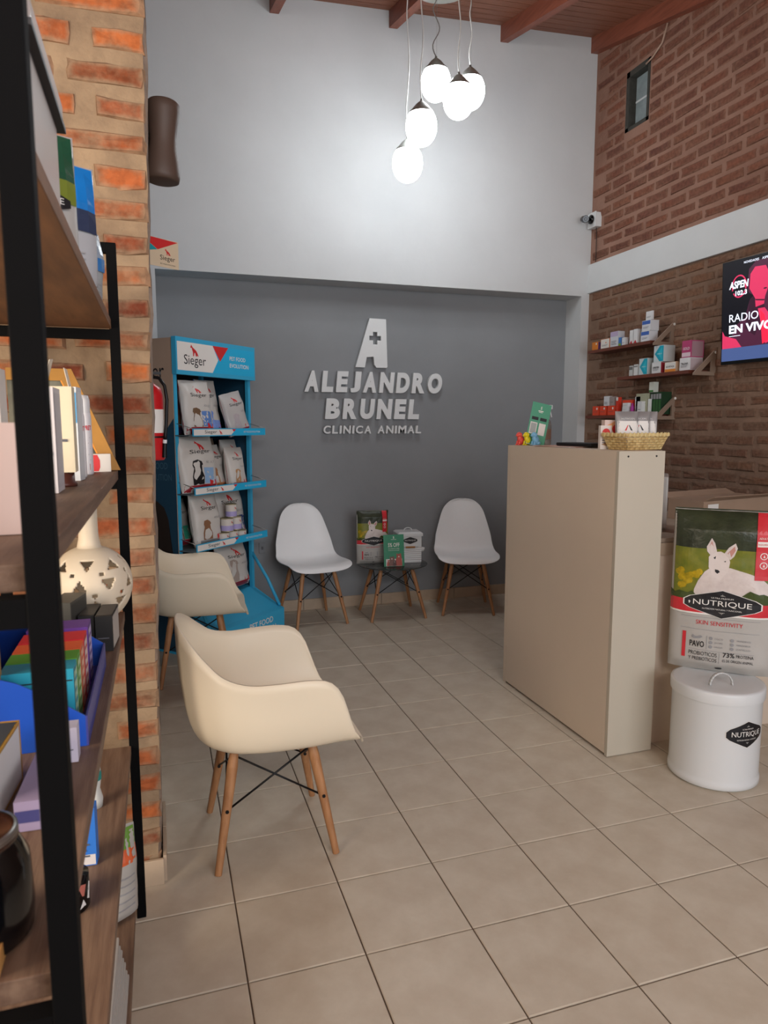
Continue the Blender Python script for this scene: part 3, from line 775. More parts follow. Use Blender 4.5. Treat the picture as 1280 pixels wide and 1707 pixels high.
# ------------------------------------------------------------------ things on the counter
def figurine(colr, word, x, y, rz):
    m = mat('rubber_'+word, colr, .35, spec=.5)
    r = thing('dog_figurine', '%s rubber sitting-dog figurine on the counter%s' % (word, {'coral red': ', at the left end', 'yellow': ', between the red and blue ones', 'light blue': ', in front of the green sign'}[word]), 'figurine', (x, y, CZ+.0005), rz, 'rubber dog figurines on the counter')
    f = lambda cx, cy, cz, rx, ry, rz_: MB().lathe([(math.sin(PI*i/10), -math.cos(PI*i/10)) for i in range(11)], m, 14, fn=lambda p: (cx+p[0]*rx, cy+p[1]*ry, cz+p[2]*rz_))
    b = MB()
    def e(cx, cy, cz, rx, ry, rz_): b.lathe([(math.sin(PI*i/10)+1e-5, -math.cos(PI*i/10)) for i in range(11)], m, 14, fn=lambda p: (cx+p[0]*rx, cy+p[1]*ry, cz+p[2]*rz_))
    e(.006, 0, .026, .020, .016, .026); e(-.004, 0, .036, .014, .013, .022); e(.018, 0, .012, .016, .018, .012)
    e(-.012, -.008, .012, .007, .006, .013); e(-.012, .008, .012, .007, .006, .013); e(-.017, -.008, .004, .009, .006, .004); e(-.017, .008, .004, .009, .006, .004)
    b.obj('body', r); b = MB(); e(-.008, 0, .056, .015, .014, .014); e(-.021, 0, .052, .009, .008, .007); b.obj('head', r)
    for s in (-1, 1): b = MB(); e(-.004, s*.0135, .054, .006, .003, .010); b.obj('ear', r)
figurine('e0544a', 'coral red', 1.845, 3.345, .3)
figurine('e3cf1a', 'yellow', 1.868, 3.31, .3)
figurine('7cb6da', 'light blue', 1.895, 3.275, .3)

r = thing('counter_sign', 'tilted green acrylic sign with two blank white panels at the counter end', 'sign', (1.900, 3.29, CZ+.001), math.radians(-14), rx=math.radians(-10), ry=math.radians(13))
gr2 = mat('sign_green', '4f9c7d', .25)
MB().box(-.052, .052, 0, .003, 0, .23, gr2).obj('panel', r)
MB().box(-.052, .052, -.03, .045, -.001, .001, mat('acrylic', 'b9cdc6', .1)).obj('foot', r).rotation_euler = (math.radians(10), 0, 0)
b = MB(); y = -.0006
b.rect(-.042, -.006, .135, .152, y, pb); b.rect(.004, .040, .135, .152, y, pb)
b.rect(-.044, -.006, .058, .122, y, pw); b.rect(-.040, -.010, .063, .117, y-.0004, mat('blank_panel', 'a3aaa8', .5)); b.rect(.004, .040, .058, .122, y, pw)
b.text('5', -.004, .195, .008, .016, y, pw, bold=.03); b.rect(-.014, .014, .184, .189, y, pw); b.rect(-.010, .010, .178, .181, y, pw)
b.obj('printed_front', r)

r = thing('spray_bottle', 'clear spray bottle with white trigger behind the green counter sign', 'bottle', (1.992, 3.352, CZ+.0005), math.radians(15))
bt = mat('clear_plastic', 'e6e0da', .08, trans=.96, ior=1.08)
MB().lathe([(0, .0), (.036, .0), (.039, .005), (.039, .10), (.034, .125), (.018, .150), (.014, .158), (.014, .168)], bt, 28).obj('bottle_body', r, solid=.0015)
MB().lathe([(0, .003), (.036, .003), (.036, .028), (0, .028)], mat('clear_liquid', 'dfe2e0', .05, trans=.7, ior=1.1), 24).obj('liquid', r)
MB().lathe([(.0396, .03), (.0396, .085)], mat('copper_label', 'b98468', .3, alpha=.55), 28).obj('label', r)
MB().lathe([(.016, .160), (.017, .180), (.012, .185), (.011, .195), (0, .195)], enamel, 18).box(-.022, .055, -.009, .009, .192, .215, enamel, ch=.003).add([(.028, -.005, .194), (.040, -.005, .194), (.056, -.005, .150), (.050, -.005, .148), (.028, .005, .194), (.040, .005, .194), (.056, .005, .150), (.050, .005, .148)], [[0,1,2,3],[7,6,5,4],[0,3,7,4],[1,5,6,2],[3,2,6,7],[0,4,5,1]], enamel).obj('trigger_head', r)

o = MB().box(-.06, .06, -.12, .12, .006, .023, mat('black_plastic', '111215', .45), ch=.006).obj('tablet_case', loc=(1.955, 2.93, CZ), rz=math.radians(10)); tag(o, 'flat black case lying on papers on the counter beside the basket', 'case')
o = MB()
for k, (a, c_, m_) in enumerate(((3, .0, col('b98c78')), (-5, .004, pw), (6, .007, col('c9a090')))):
    o.box(-.085, .085, -.15, .15, .0004+k*.0018, .0018+k*.0018, m_, M=Rz(math.radians(a)) @ T(0, c_, 0))
o = o.obj('paper_stack', loc=(1.925, 3.01, CZ), rz=math.radians(6)); tag(o, 'few pink and white papers lying under the black case', 'papers')

# basket
r = thing('woven_basket', 'straw-coloured woven basket with a bound rim on the counter end', 'basket', (2.005, 2.60, CZ+.0005), math.radians(10))
straw = mat('straw', 'b99a62', .7, col2='dcc58c', scale=30); straw2 = mat('straw_dark', 'ac8f5a', .7, col2='d0b47c', scale=30)
bw, bd, tw, td, bh = .102, .05, .128, .068, .070
def side_pt(s, q, k):
    hw = bw+(tw-bw)*q; hd = bd+(td-bd)*q
    return {0: (-hw+2*hw*s, -hd), 1: (hw, -hd+2*hd*s), 2: (hw-2*hw*s, hd), 3: (-hw, hd-2*hd*s)}[k]
b = MB()
nr = 6
for j in range(nr):
    for k in range(4):
        ns = 14 if k % 2 == 0 else 7
        for i in range(ns):
            q0, q1 = j/nr+.01, (j+1)/nr-.01; s0, s1 = i/ns, (i+1)/ns
            o_ = .003 if (i+j) % 2 else .0
            n_ = {0: (0, -1), 1: (1, 0), 2: (0, 1), 3: (-1, 0)}[k]
            vs = []
            for dd in (o_-.0015, o_+.001):
                for (s, q) in ((s0, q0), (s1, q0), (s1, q1), (s0, q1)):
                    x, y = side_pt(s, q, k); vs.append((x+n_[0]*dd, y+n_[1]*dd, q*bh*.93))
            b.add(vs, [[4,5,6,7],[0,1,5,4],[1,2,6,5],[2,3,7,6],[3,0,4,7]], straw if (i+j) % 2 else straw2)
b.box(-bw, bw, -bd, bd, 0, .003, straw2)
o = b.obj('weave', r)
pts = [(-tw, -td), (tw, -td), (tw, td), (-tw, td), (-tw, -td)]
b = MB()
for i in range(4):
    (x0, y0_), (x1, y1_) = pts[i], pts[i+1]
    cxm, cym = (x0+x1)/2, (y0_+y1_)/2; L = math.hypot(x1-x0, y1_-y0_)/2+.004; a = math.atan2(y1_-y0_, x1-x0)
    b.box(-L, L, -.005, .004, bh*.84, bh+.002, straw, M=T(cxm, cym, 0) @ Rz(a), ch=.002)
b.obj('rim', r)
b = MB()
for i in range(4):
    (x0, y0_), (x1, y1_) = pts[i], pts[i+1]; n = 11 if i % 2 == 0 else 6; a = math.atan2(y1_-y0_, x1-x0)
    for k in range(n):
        t_ = (k+.5)/n; b.box(-.0035, .0035, -.0065, -.004, bh*.80, bh+.0035, pw if False else mat('pale_straw', 'd8c690', .7), M=T(x0+(x1-x0)*t_, y0_+(y1_-y0_)*t_, 0) @ Rz(a) @ Matrix.Rotation(.28, 4, 'Y') @ T(-.015, 0, 0))
b.obj('rim_binding', r)
def pouch(x, y, dz, rz, lab):
    r = thing('foil_pouch', lab, 'pouch', (x, y, CZ+.004), rz, 'silver pouches in the basket', rx=math.radians(-8))
    fn = bag_fn(.105, .165, .035, seed=x*9, wr=.003, top=.3)
    bag_body(.105, .165, .035, sil, fn, nx=12, nz_=14).obj('pouch_body', r)
    b = MB(); F = lambda p: fn(p, -1)
    b.rect(-.05, .05, .125, .138, -.0005, pg, fn=F, ml=.03); b.rect(-.048, .048, .012, .12, -.0005, pw, fn=F, ml=.02)
    b.text('NUTRICION', -.03, .126, .06, .008, -.0012, pw, fn=F)
    b.flat([(-.018, .078), (-.004, .102), (-.001, .102), (-.010, .078)], -.0014, pr, fn=F); b.flat([(.018, .078), (.004, .102), (.001, .102), (.010, .078)], -.0014, pb, fn=F)
    b.obj('printed_front', r)
pouch(1.965, 2.60, 0, math.radians(-12), 'silver foil pouch in the basket, the leftmost one')
pouch(2.03, 2.61, 0, math.radians(-20), 'silver foil pouch in the middle of the basket')
pouch(2.075, 2.63, 0, math.radians(-35), 'silver foil pouch at the right end of the basket, half hidden')

def carton(name, label, loc, w, d, h, body, rz=0, front=None, band=None, bandz=(.6, 1), lines=None, tri=None, disc=None, txt=None, group=None, cat='box', side=None, top=None, txtcol=None, rx=0, flap=False):
    """a printed carton; local front is -y"""
    r = thing(name, label, cat, loc, rz, group, rx=rx)
    bm_ = col(body) if isinstance(body, str) else body
    b = MB(); b.box(-w/2, w/2, 0, d, 0, h, bm_)
    b.obj('carton_body', r)
    q = MB(); y = -.0006
    if front: q.rect(-w*.47, w*.47, h*.03, h*.97, y, col(front))
    if band: q.rect(-w*.47, w*.47, h*bandz[0], h*bandz[1]*.99, y-.0004, col(band))
    if tri: q.flat([(-w*.44, h*tri[1]), (w*.1, h*tri[2]), (w*.44, h*tri[1]*.5)], y-.0006, col(tri[0]))
    if disc: q.disc(w*disc[1], h*disc[2], min(w, h)*disc[3], y-.0008, col(disc[0]))
    if txt: q.text(txt, -w*.36, h*.45, w*.72, min(h*.16, w*.3), y-.0010, col(txtcol or '202028'), bold=.02)
    for k in range(lines or 0):
        q.rect(-w*.36, w*(.3-.1*(k % 2)), h*(.36-.1*k), h*(.36-.1*k)+h*.03, y-.0010, col('55555c'))
    if side: q.rect(d*.06, d*.94, h*.05, h*.95, -.0006, col(side), M=T(w/2, 0, 0) @ Rz(PI/2))
    if top: q.add([(-w*.47, d*.05, h+.0006), (w*.47, d*.05, h+.0006), (w*.47, d*.95, h+.0006), (-w*.47, d*.95, h+.0006)], [[0, 1, 2, 3]], col(top))
    if q.v: q.obj('printed_panel', r)
    return r
carton('medicine_box', 'tall white and pink carton with a red oval, leaning left of the basket', (1.895, 2.66, CZ+.0005), .052, .02, .105, 'd9cfc8', math.radians(-8), disc=('c9302c', 0, .70, .36), lines=2, tri=('9a7a5c', .2, .3))
carton('medicine_box', 'pink and white carton with a red logo inside the basket, left end', (1.935, 2.66, CZ+.025), .09, .03, .105, 'd8bfb6', math.radians(-5), disc=('c9302c', .12, .62, .22), tri=('e0a070', .75, .97))

# ------------------------------------------------------------------ wall shelves on the right wall
dw = mat('dark_red_shelf_wood', '5b2f24', .45, col2='6f3c2d', scale=5, stretch=(10, 1, 10)); brk = mat('bracket_taupe', '8b7767', .5)
def wall_shelf(lab, y0, y1, z, yb):
    r = thing('wall_shelf', lab, 'shelf', (XR-.001, (y0+y1)/2, z), 0, 'dark wooden shelves on the brick wall')
    h = (y1-y0)/2
    MB().box(-.158, -.008, -h, h, -.022, 0, dw).obj('shelf_board', r)
    yc = yb-(y0+y1)/2
    for s in (yc,):
        t = MB(); o = [(0, -.036), (0, .118), (-.014, .118), (-.165, -.022), (-.165, -.036)]
        hI = [(-.03, -.012), (-.03, .065), (-.112, -.012)]
        tt = tessellate_polygon([[Vector((x, z_, 0)) for x, z_ in o], [Vector((x, z_, 0)) for x, z_ in hI]]); al = o+hI; n = len(al)
        vs = [(x, s-.007, z_) for x, z_ in al]+[(x, s+.007, z_) for x, z_ in al]
        fs = [list(k) for k in tt]+[[i+n for i in k] for k in tt]
        for bs, ln in ((0, len(o)), (len(o), 3)):
            for i in range(ln): a, c = bs+i, bs+(i+1) % ln; fs.append([a, c, c+n, a+n])
        t.add(vs, fs, brk); t.cone((-.006, s-.010, .108), (-.006, s+.010, .108), .009, .009, pw, 10); t.obj('bracket', r)
    return r
wall_shelf('dark wooden wall shelf, the top one, with orange and blue cartons', 4.07, 4.80, 2.013, 4.03)
wall_shelf('dark wooden wall shelf, the middle one, with teal and magenta cartons', 3.69, 4.42, 1.787, 3.64)
wall_shelf('dark wooden wall shelf, the lowest one, with red cartons', 4.05, 4.80, 1.512, 3.985)
XS = 3.245
def sh(lab, ya, yb, z0, z1, body, depth=.055, grp='medicine cartons on the wall shelves', x=XS, **k):
    # ya>yb : left and right ends as seen
    return carton('medicine_box', lab, (x, (ya+yb)/2, z0), ya-yb-.004, depth, z1-z0, body, -PI/2, group=grp, **k)
z1, z2, z3 = 2.0135, 1.7875, 1.5125
sh('small orange carton with a purple side at the left end of the top shelf', 4.779, 4.70, z1, 2.075, 'd07a2c', side='5c3f7a', disc=('e8e0d8', .25, .75, .13))
sh('orange carton with a white front, second from left on the top shelf', 4.668, 4.553, z1, 2.085, 'cf6f28', front='dcd8d2', lines=2, disc=('cf6f28', .1, .6, .08))
sh('white carton with a lilac lid, third from left on the top shelf', 4.55, 4.452, z1, 2.125, 'c9cdd2', band='b3a4c2', bandz=(.68, 1), lines=3, top='b3a4c2')
sh('slim blue and green carton on the top shelf before the red tub', 4.449, 4.415, z1, 2.075, '3f74b5', band='7aa03a', bandz=(0.03, .3))
sh('slim white carton on the top shelf before the red tub', 4.41, 4.372, z1, 2.07, 'd2d5d8', lines=2, depth=.03)
r = thing('round_tub', 'red round tub on the top shelf', 'tub', (XS+.085, 4.365, z1)); MB().lathe([(0, 0), (.042, 0), (.042, .08), (0, .08)], col('9a2b2a'), 24).obj('tub_body', r); MB().lathe([(.044, .072), (.044, .095), (0, .095)], col('8a2424'), 24).obj('lid', r)
sh('white carton with a red corner, left of its twin on the top shelf', 4.324, 4.283, z1, 2.11, 'd4d6d8', tri=('b8323c', .04, .25))
sh('white carton with a red corner, right of its twin on the top shelf', 4.281, 4.236, z1, 2.113, 'd4d6d8', tri=('b8323c', .04, .25))
sh('white carton with a blue wave, bottom of the stack on the top shelf', 4.2, 4.108, z1, 2.085, 'd0d3d8', band='3d62ae', bandz=(.62, .97), lines=2, depth=.07)
sh('white carton with a blue wave, upper of the stack on the top shelf', 4.192, 4.10, 2.0855, 2.157, 'd0d3d8', band='3d62ae', bandz=(.62, .97), lines=2, depth=.07)
sh('white card standing on the stacked blue-wave cartons', 4.155, 4.085, 2.1575, 2.215, 'd6d8da', lines=2, depth=.012)
sh('small white and grey carton at the left end of the middle shelf', 4.313, 4.27, z2, 1.86, 'b9bcbb', band='6f706f', bandz=(.6, .9))
sh('small white carton, second from left on the middle shelf', 4.262, 4.215, z2, 1.865, 'd0d2d2', band='8a8c8c', bandz=(.75, .9))
def tealbox(lab, ya, yb, z0, z1_):
    r = sh(lab, ya, yb, z0, z1_, 'c3cdd0', depth=.09)
    w, h = ya-yb-.004, z1_-z0; q = MB(); t = col('159bb4')
    q.flat([(w*.1, h*.97), (w*.47, h*.97), (w*.47, h*.03), (w*.1, h*.03), (-w*.40, h*.5)], -.001, t).flat([(w*.18, h*.75), (w*.34, h*.9), (w*.34, h*.1), (w*.18, h*.25), (-w*.1, h*.5)], -.0014, col('2fb4c8')).text('ABC', -w*.15, h*.46, w*.5, h*.06, -.0018, pw)
    q.obj('printed_arrow', r)
tealbox('teal arrow carton standing on the middle shelf', 4.205, 4.112, z2, 1.90)
sh('white carton with a red edge under the upper teal box, middle shelf', 4.07, 3.98, z2, 1.863, 'd2d4d6', txt='GARLIVIN', lines=2, side='a83240', depth=.09)
tealbox('teal arrow carton stacked on top of a white carton, middle shelf', 4.055, 3.952, 1.8635, 1.972)
sh('white and orange carton lying on the middle shelf', 3.941, 3.83, z2, 1.853, 'c9a98c', front='d8d6d2', band='d48433', bandz=(.03, .3), txt='OTO', depth=.08)
sh('white carton with a magenta edge at the right of the middle shelf', 3.80, 3.705, z2, 1.868, 'd6d6d8', txt='TILSAR', lines=2, side='b9a8ac', depth=.10)
sh('magenta carton stacked highest at the right end of the middle shelf', 3.785, 3.70, 1.8685, 1.975, 'b0406f', band='d9c4cf', bandz=(.05, .3), txt='GOLD', txtcol='e8d8e0', side='a07f88', depth=.10)
for i, (a, c) in enumerate(((4.742, 4.66), (4.648, 4.567), (4.549, 4.46))):
    sh('orange-red cube carton, %s of the row on the lowest shelf' % ('leftmost', 'second', 'third')[i], a, c, z3, 1.583, 'd94a2c', disc=('e6e0dc', .25, .72, .13), lines=1)
sh('white carton standing on the orange-red cubes, lowest shelf', 4.60, 4.535, 1.5835, 1.655, 'd2d4d8', lines=3, depth=.03)
sh('grey carton standing on the third orange-red cube, lowest shelf', 4.52, 4.47, 1.5835, 1.65, '9a8f8c', lines=1, depth=.03)
sh('tall narrow red carton with a white cap on the lowest shelf', 4.45, 4.42, z3, 1.643, 'c93a26', band='d9dcd8', bandz=(.8, 1), depth=.03)
sh('wide red carton behind the white minis on the lowest shelf', 4.415, 4.29, z3, 1.62, 'bf3424', band='d9482c', bandz=(.75, 1), x=XS+.03, depth=.06)
for i in range(3):
    sh('tiny white carton, %s of the three stacked on the lowest shelf' % ('bottom', 'middle', 'top')[i], 4.36-.003*i, 4.30-.004*i, z3+.0285*i+.0002, z3+.0285*(i+1), 'd6d8da', depth=.028, lines=1, x=XS-.012)
r = thing('slim_bottle', 'small magenta bottle on the lowest wall shelf', 'bottle', (XS+.012, 4.272, z3)); MB().lathe([(0, 0), (.012, 0), (.013, .01), (.013, .055), (.006, .068), (.006, .082), (0, .082)], col('a3308c'), 16).obj('bottle_body', r)
sh('white carton with a round pet drawing on the lowest shelf', 4.27, 4.21, z3, 1.64, 'd4d6d6', disc=('4a4a4c', 0, .35, .2), txt='VR', x=XS+.03, depth=.05)
sh('plain white carton beside the round-drawing one on the lowest shelf', 4.205, 4.155, z3, 1.605, 'd2d5d6', lines=1, depth=.05)
sh('large grey-green ZO display carton on the lowest shelf', 4.26, 4.135, z3, 1.66, 'a3a48c', txt='ZO', x=XS+.03, depth=.06)
sh('white and green carton balanced on the green display box', 4.125, 4.075, 1.665, 1.735, 'c9cdc4', band='3f7a3a', bandz=(0.03, .2), x=XS+.03, depth=.04)
r = sh('dark green display box of small tubes at the right of the lowest shelf', 4.13, 4.005, z3, 1.6645, '1d3a22', x=XS+.045, depth=.08)
q = MB()
for i in range(4): q.rect(-.052+.028*i, -.030+.028*i, .105, .14, -.0008, pg); q.rect(-.052+.028*i, -.030+.028*i, .01, .10, -.0008, col('2c5a2c'))
q.obj('tube_row', r)
sh('white rounded tag beside the green display box', 4.13, 4.10, z3, 1.62, 'd9dcda', x=XS+.03, depth=.01)

# ------------------------------------------------------------------ television
r = thing('television', 'wall television showing a pink figure and RADIO EN VIVO', 'television', (3.285, 3.49, 1.80), math.radians(-90)+math.radians(4), rx=math.radians(3))
TW, TH = 1.05, .60
MB().box(-.0, TW, 0, .035, 0, TH, mat('tv_black', '060608', .3), ch=.004).obj('screen_housing', r)
MB().box(TW*.4, TW*.6, .035, .085, TH*.3, TH*.7, black_met).obj('wall_mount', r)
def em(n, c, s): return mat(n, c, .3, emit=s)
k = .42
scr = em('screen_dark', '0d0c14', k); spk = em('screen_pink', 'd2355f', k); swh = em('screen_white', 'dfe6f5', .8); spu = em('screen_purple', '4a2138', k); sre = em('screen_red', 'e8203c', .7); sbl = em('screen_blue', '46598a', k); spd = em('screen_plum', '35182a', k)
b = MB(); b.rect(.008, TW-.008, .02, TH-.008, -.0006, scr); b.obj('screen', r)
b = MB(); y = -.0012
b.rect(.008, TW-.008, .02, .095, y, sbl)
# jacket, head, hand, lapels as flat screen picture
b.flat([(.06, .095), (.66, .095), (.62, .38), (.54, .45), (.42, .43), (.34, .36), (.27, .41), (.20, .36), (.17, .26), (.10, .22)], y-.0002, spu)
b.flat([(.20, .36), (.27, .41), (.30, .30), (.24, .15), (.17, .20)], y-.0004, spd)
b.flat([(.18, .44), (.19, .53), (.24, .57), (.32, .565), (.345, .50), (.33, .42), (.32, .37), (.235, .37), (.19, .40)], y-.0004, spu)
b.flat([(.195, .42), (.20, .50), (.23, .535), (.30, .53), (.325, .48), (.32, .41), (.30, .36), (.295, .32), (.24, .31), (.235, .36)], y-.0006, spk)
b.flat([(.255, .30), (.30, .30), (.40, .17), (.34, .11), (.31, .10)], y-.0006, spk)
b.flat([(.27, .29), (.30, .26), (.335, .12), (.29, .10)], y-.0008, sre)
b.flat([(.012, .095), (.15, .095), (.11, .145), (.03, .17), (.012, .20)], y-.0006, spk)
b.disc(.30, .405, .012, y-.0008, spd, rz=.004); b.flat([(.235, .355), (.30, .345), (.295, .338), (.24, .347)], y-.0008, spd)
b.flat([(.52, .43), (.70, .50), (.80, .42), (.72, .095), (.55, .095)], y-.0004, spd)
for (a0, a1) in ((-20, 200), (215, 330)):
    n = 20; pts = [(.125+.052*math.cos(math.radians(a0+(a1-a0)*i/n)), .445+.065*math.sin(math.radians(a0+(a1-a0)*i/n))) for i in range(n+1)]
    pt2 = [(.125+.044*math.cos(math.radians(a0+(a1-a0)*i/n)), .445+.057*math.sin(math.radians(a0+(a1-a0)*i/n))) for i in range(n+1)]
    b.flat(pts+pt2[::-1], y-.0008, spk)
b.obj('screen_picture', r)
b = MB()
b.text('ASPEN', .055, .435, .13, .042, y-.0014, swh, bold=.03, shear=.1); b.text('102.3', .10, .393, .08, .028, y-.0014, swh, bold=.03)
b.text('RADIO', .06, .245, .20, .045, y-.0014, swh); b.text('EN VIVO', .06, .178, .30, .05, y-.0014, swh, bold=.035); b.rect(.06, .14, .162, .165, y-.0014, swh)
b.text('NOVEDADES', .155, .566, .10, .013, y-.0014, swh); b.text('ASPEN PODCAST', .275, .566, .15, .013, y-.0014, swh)
b.obj('screen_lettering', r)

# ------------------------------------------------------------------ cctv camera and wire
r = thing('security_camera', 'small black bullet camera on a white junction box high in the corner', 'camera', (XR, 4.965, 3.045))
MB().box(-.05, .003, -.05, .05, -.055, .055, enamel, ch=.006).box(-.058, -.05, -.053, .053, -.058, .058, enamel, ch=.003).obj('junction_box', r)
MB().lathe([(0, 0), (.034, 0), (.034, .012), (.018, .022), (0, .022)], blk_gloss, 20, M=T(-.058, 0, .005) @ Matrix.Rotation(-PI/2, 4, 'Y')).tube([(-.075, 0, .005), (-.10, -.01, .0), (-.115, -.02, .0)], .012, blk_gloss, 10).obj('mount', r)
d = Vector((-.35, -.9, -.25)).normalized(); p0 = Vector((-.125, .01, .005)); 
MB().cone(p0, p0+d*.075, .026, .027, mat('camera_grey', '35363a', .4), 20).obj('camera_body', r)
MB().cone(p0+d*.0751, p0+d*.080, .027, .024, blk_gloss, 20).cone(p0+d*.0802, p0+d*.083, .012, .012, col('55565a'), 16).cone(p0+d*.0831, p0+d*.0835, .008, .008, blk_gloss, 12).obj('lens', r)
o = MB().tube([(XR-.018, 4.955, 2.99), (XR-.016, 4.953, 2.9), (XR-.017, 4.95, 2.8), (XR-.02, 4.95, 2.727)], .003, col('2e2420')).obj('cable'); tag(o, 'thin dark cable running down the bricks below the security camera', 'cable')
o = MB().tube([(XR-.02, 4.22+.0, 4.12), (XR-.018, 4.27, 4.02), (XR-.02, 4.36, 3.97), (XR-.018, 4.43, 3.96)], .006, col('a58a78')).obj('cable'); tag(o, 'pale cable curving down the bricks from the rafter to the little window', 'cable')
r = thing('wall_outlet', 'grey wall outlet plate low on the grey wall behind the rack', 'outlet', (.722, YB, .508)); MB().box(-.024, .024, -.007, .0, -.04, .04, mat('outlet_grey', '75787c', .5), ch=.002).obj('plate', r); MB().box(-.008, .008, -.0085, -.007, -.012, .012, mat('outlet_dark', '4c4e52', .5)).obj('socket', r)

# ------------------------------------------------------------------ pendant lamp
globem = mat('lit_opal_glass', 'f2f8fb', .3, emit=GLOBE); capm = mat('satin_nickel', '8b8c88', .4, .6); clear_cord = mat('clear_cord', 'c9c9c6', .3); grey_cord = mat('grey_cord', '6d6763', .5)
LX, LY = 1.69, 4.12; cz_ = zc(1.695, LY)-.115
r = thing('pendant_lamp', 'ceiling lamp of five glowing white glass globes hung at staggered heights', 'lamp', (LX, LY, cz_))
MB().lathe([(0, 0), (.17, 0), (.185, -.008), (.188, -.022), (.17, -.032), (0, -.036)], mat('lamp_plate', 'a9a9a2', .35, .3), 40).obj('canopy', r)
from math import cos, sin
DROPS = [(1.476, 4.12, 2.986, 0), (1.517, 4.0, 3.152, 0), (1.693, 4.22, 3.51, 1), (1.749, 4.0, 3.33, 0), (1.903, 4.18, 3.473, 0)]   # globe centres in metres; last: grey cord
for (x, y, z, g) in DROPS:
    x, y, z = x-LX, y-LY, z-cz_; a, c, h_ = .091, .091, .108
    gb = MB().lathe([(a*sin(PI*i/24)**.92+1e-5, -h_*cos(PI*i/24)) for i in range(2, 25)]+[(1e-5, h_)], globem, 36, M=T(x, y, z) @ Matrix.Rotation(PI, 4, 'X')).obj('globe', r)
    MB().lathe([(.075, .066), (.070, .078), (.052, .096), (.036, .116), (.018, .132), (.008, .138), (.007, .150), (0, .151)], capm, 24, M=T(x, y, z)).obj('cap', gb)
    q = math.hypot(x, y); tx, ty = x, y
    zt = z+.149
    m_ = grey_cord if g else clear_cord
    L = -.034-zt; s_ = .022 if g else .008
    MB().tube([(x+s_*sin(k_*3.1*PI/16)*min(1, (16-k_)/3)*(-1 if g else -1), y, zt+L*k_/16) for k_ in range(17)], .0035, m_, 6).obj('cord', gb)
    MB().tube([(x+.004, y, zt), (x+.004, y, -.034)], .0009, steel, 5).obj('support_wire', gb)

# ------------------------------------------------------------------ wall sconce on the pillar
r = thing('wall_sconce', 'brown clay hourglass wall light high on the brick pillar edge', 'lamp', (.047, PY+.19, 2.296))
clay = mat('brown_clay', '4e3d34', .55, var=.06, scale=6)
MB().lathe([(.0, -.116), (.044, -.116), (.051, -.113), (.053, -.10), (.050, -.065), (.042, -.025), (.040, .01), (.044, .05), (.048, .088), (.048, .110), (.043, .115), (0, .115)], clay, 36, M=Matrix.Rotation(math.radians(3), 4, 'Y')).obj('sconce_body', r)
MB().cone((-.078, 0, 0), (-.04, 0, 0), .022, .022, black_met, 14).obj('wall_fixing', r)

# ------------------------------------------------------------------ flag sign and extinguisher
def dog_logo(b, cx, cz, s, y, m, M=None, fn=None):
    P = [(-.36, .52), (-.29, .38), (-.17, .25), (.06, .12), (.26, -.02), (.38, -.20), (.52, -.44), (.44, -.50), (.33, -.36), (.31, -.50), (.19, -.50), (.20, -.32), (.10, -.20), (-.03, -.17), (-.06, -.50), (-.17, -.50), (-.19, -.12), (-.27, .04), (-.31, .20), (-.50, .24), (-.48, .31), (-.42, .36)]
    b.flat([(cx+x*s, cz+z*s) for x, z in P], y, m, M, fn)
r = thing('flag_sign', 'small tilted cream and red pennant sign sticking out beside the brick pillar', 'sign', (-.085, 3.02, 2.085), math.radians(34), rx=math.radians(0))
cream = mat('sign_cream', 'd8c5a8', .5); teal = mat('sign_teal', '1596a4', .5)
MB().box(0, .235, 0, .003, 0, .112, cream).obj('panel', r)
b = MB(); y = -.0006
b.flat([(.07, .112), (.232, .109), (.135, .066), (.07, .102)], y, pr); b.flat([(.07, .1015), (.133, .0655), (.07, .052)], y, teal)
b.text('Sieger', .145, .022, .072, .026, y, pb); dog_logo(b, .182, .062, .026, y, pr); b.text('PET FOOD EVOLUTION', .145, .010, .072, .005, y, pb)
b.obj('printed_front', r)

r = thing('fire_extinguisher', 'red fire extinguisher with a black hose hanging beyond the brick pillar', 'fire extinguisher', (-.027, 2.72, 1.31), 0)
exr = mat('extinguisher_red', 'c01b22', .3)
MB().lathe([(0, 0), (.045, 0), (.050, .008), (.050, .235), (.044, .262), (.020, .278), (.015, .29), (0, .29)], exr, 32).obj('cylinder', r)
MB().lathe([(.0, .288), (.016, .288), (.016, .31), (0, .31)], steel, 16).box(-.012, .045, -.008, .008, .312, .322, pb).box(-.012, .04, -.008, .008, .33, .338, pb, M=Matrix.Rotation(-.25, 4, 'Y')).obj('valve', r)
MB().tube([(.016, -.01, .302), (.038, -.02, .298), (.056, -.028, .27), (.062, -.03, .22), (.058, -.03, .15), (.052, -.03, .09), (.05, -.03, .075)], .0065, wire_blk, 8).cone((.05, -.03, .075), (.049, -.03, .062), .008, .008, enamel, 10).cone((.049, -.03, .062), (.046, -.03, .01), .0075, .009, wire_blk, 10).obj('hose', r)
MB().lathe([(.0505, .10), (.0505, .185)], pw, 32).obj('label_band', r)
MB().lathe([(.0515, .082), (.0515, .088)], wire_blk, 32).obj('strap', r)

# ------------------------------------------------------------------ pet food display rack
RA = math.radians(90-45.6)
r = thing('display_rack', 'tall blue pet food display rack turned to the room beside the grey wall', 'display rack', (.1, 4.40, 0), RA)
RW, RD, RH = .72, .44, 1.955
cyb = mat('rack_frame_blue', '38a8d3', .45)
for x, y in ((0, 0), (RW-.025, 0), (0, RD-.025), (RW-.025, RD-.025)):
    MB().box(x, x+.025, y, y+.025, 0, RH, cyb).obj('post', r)
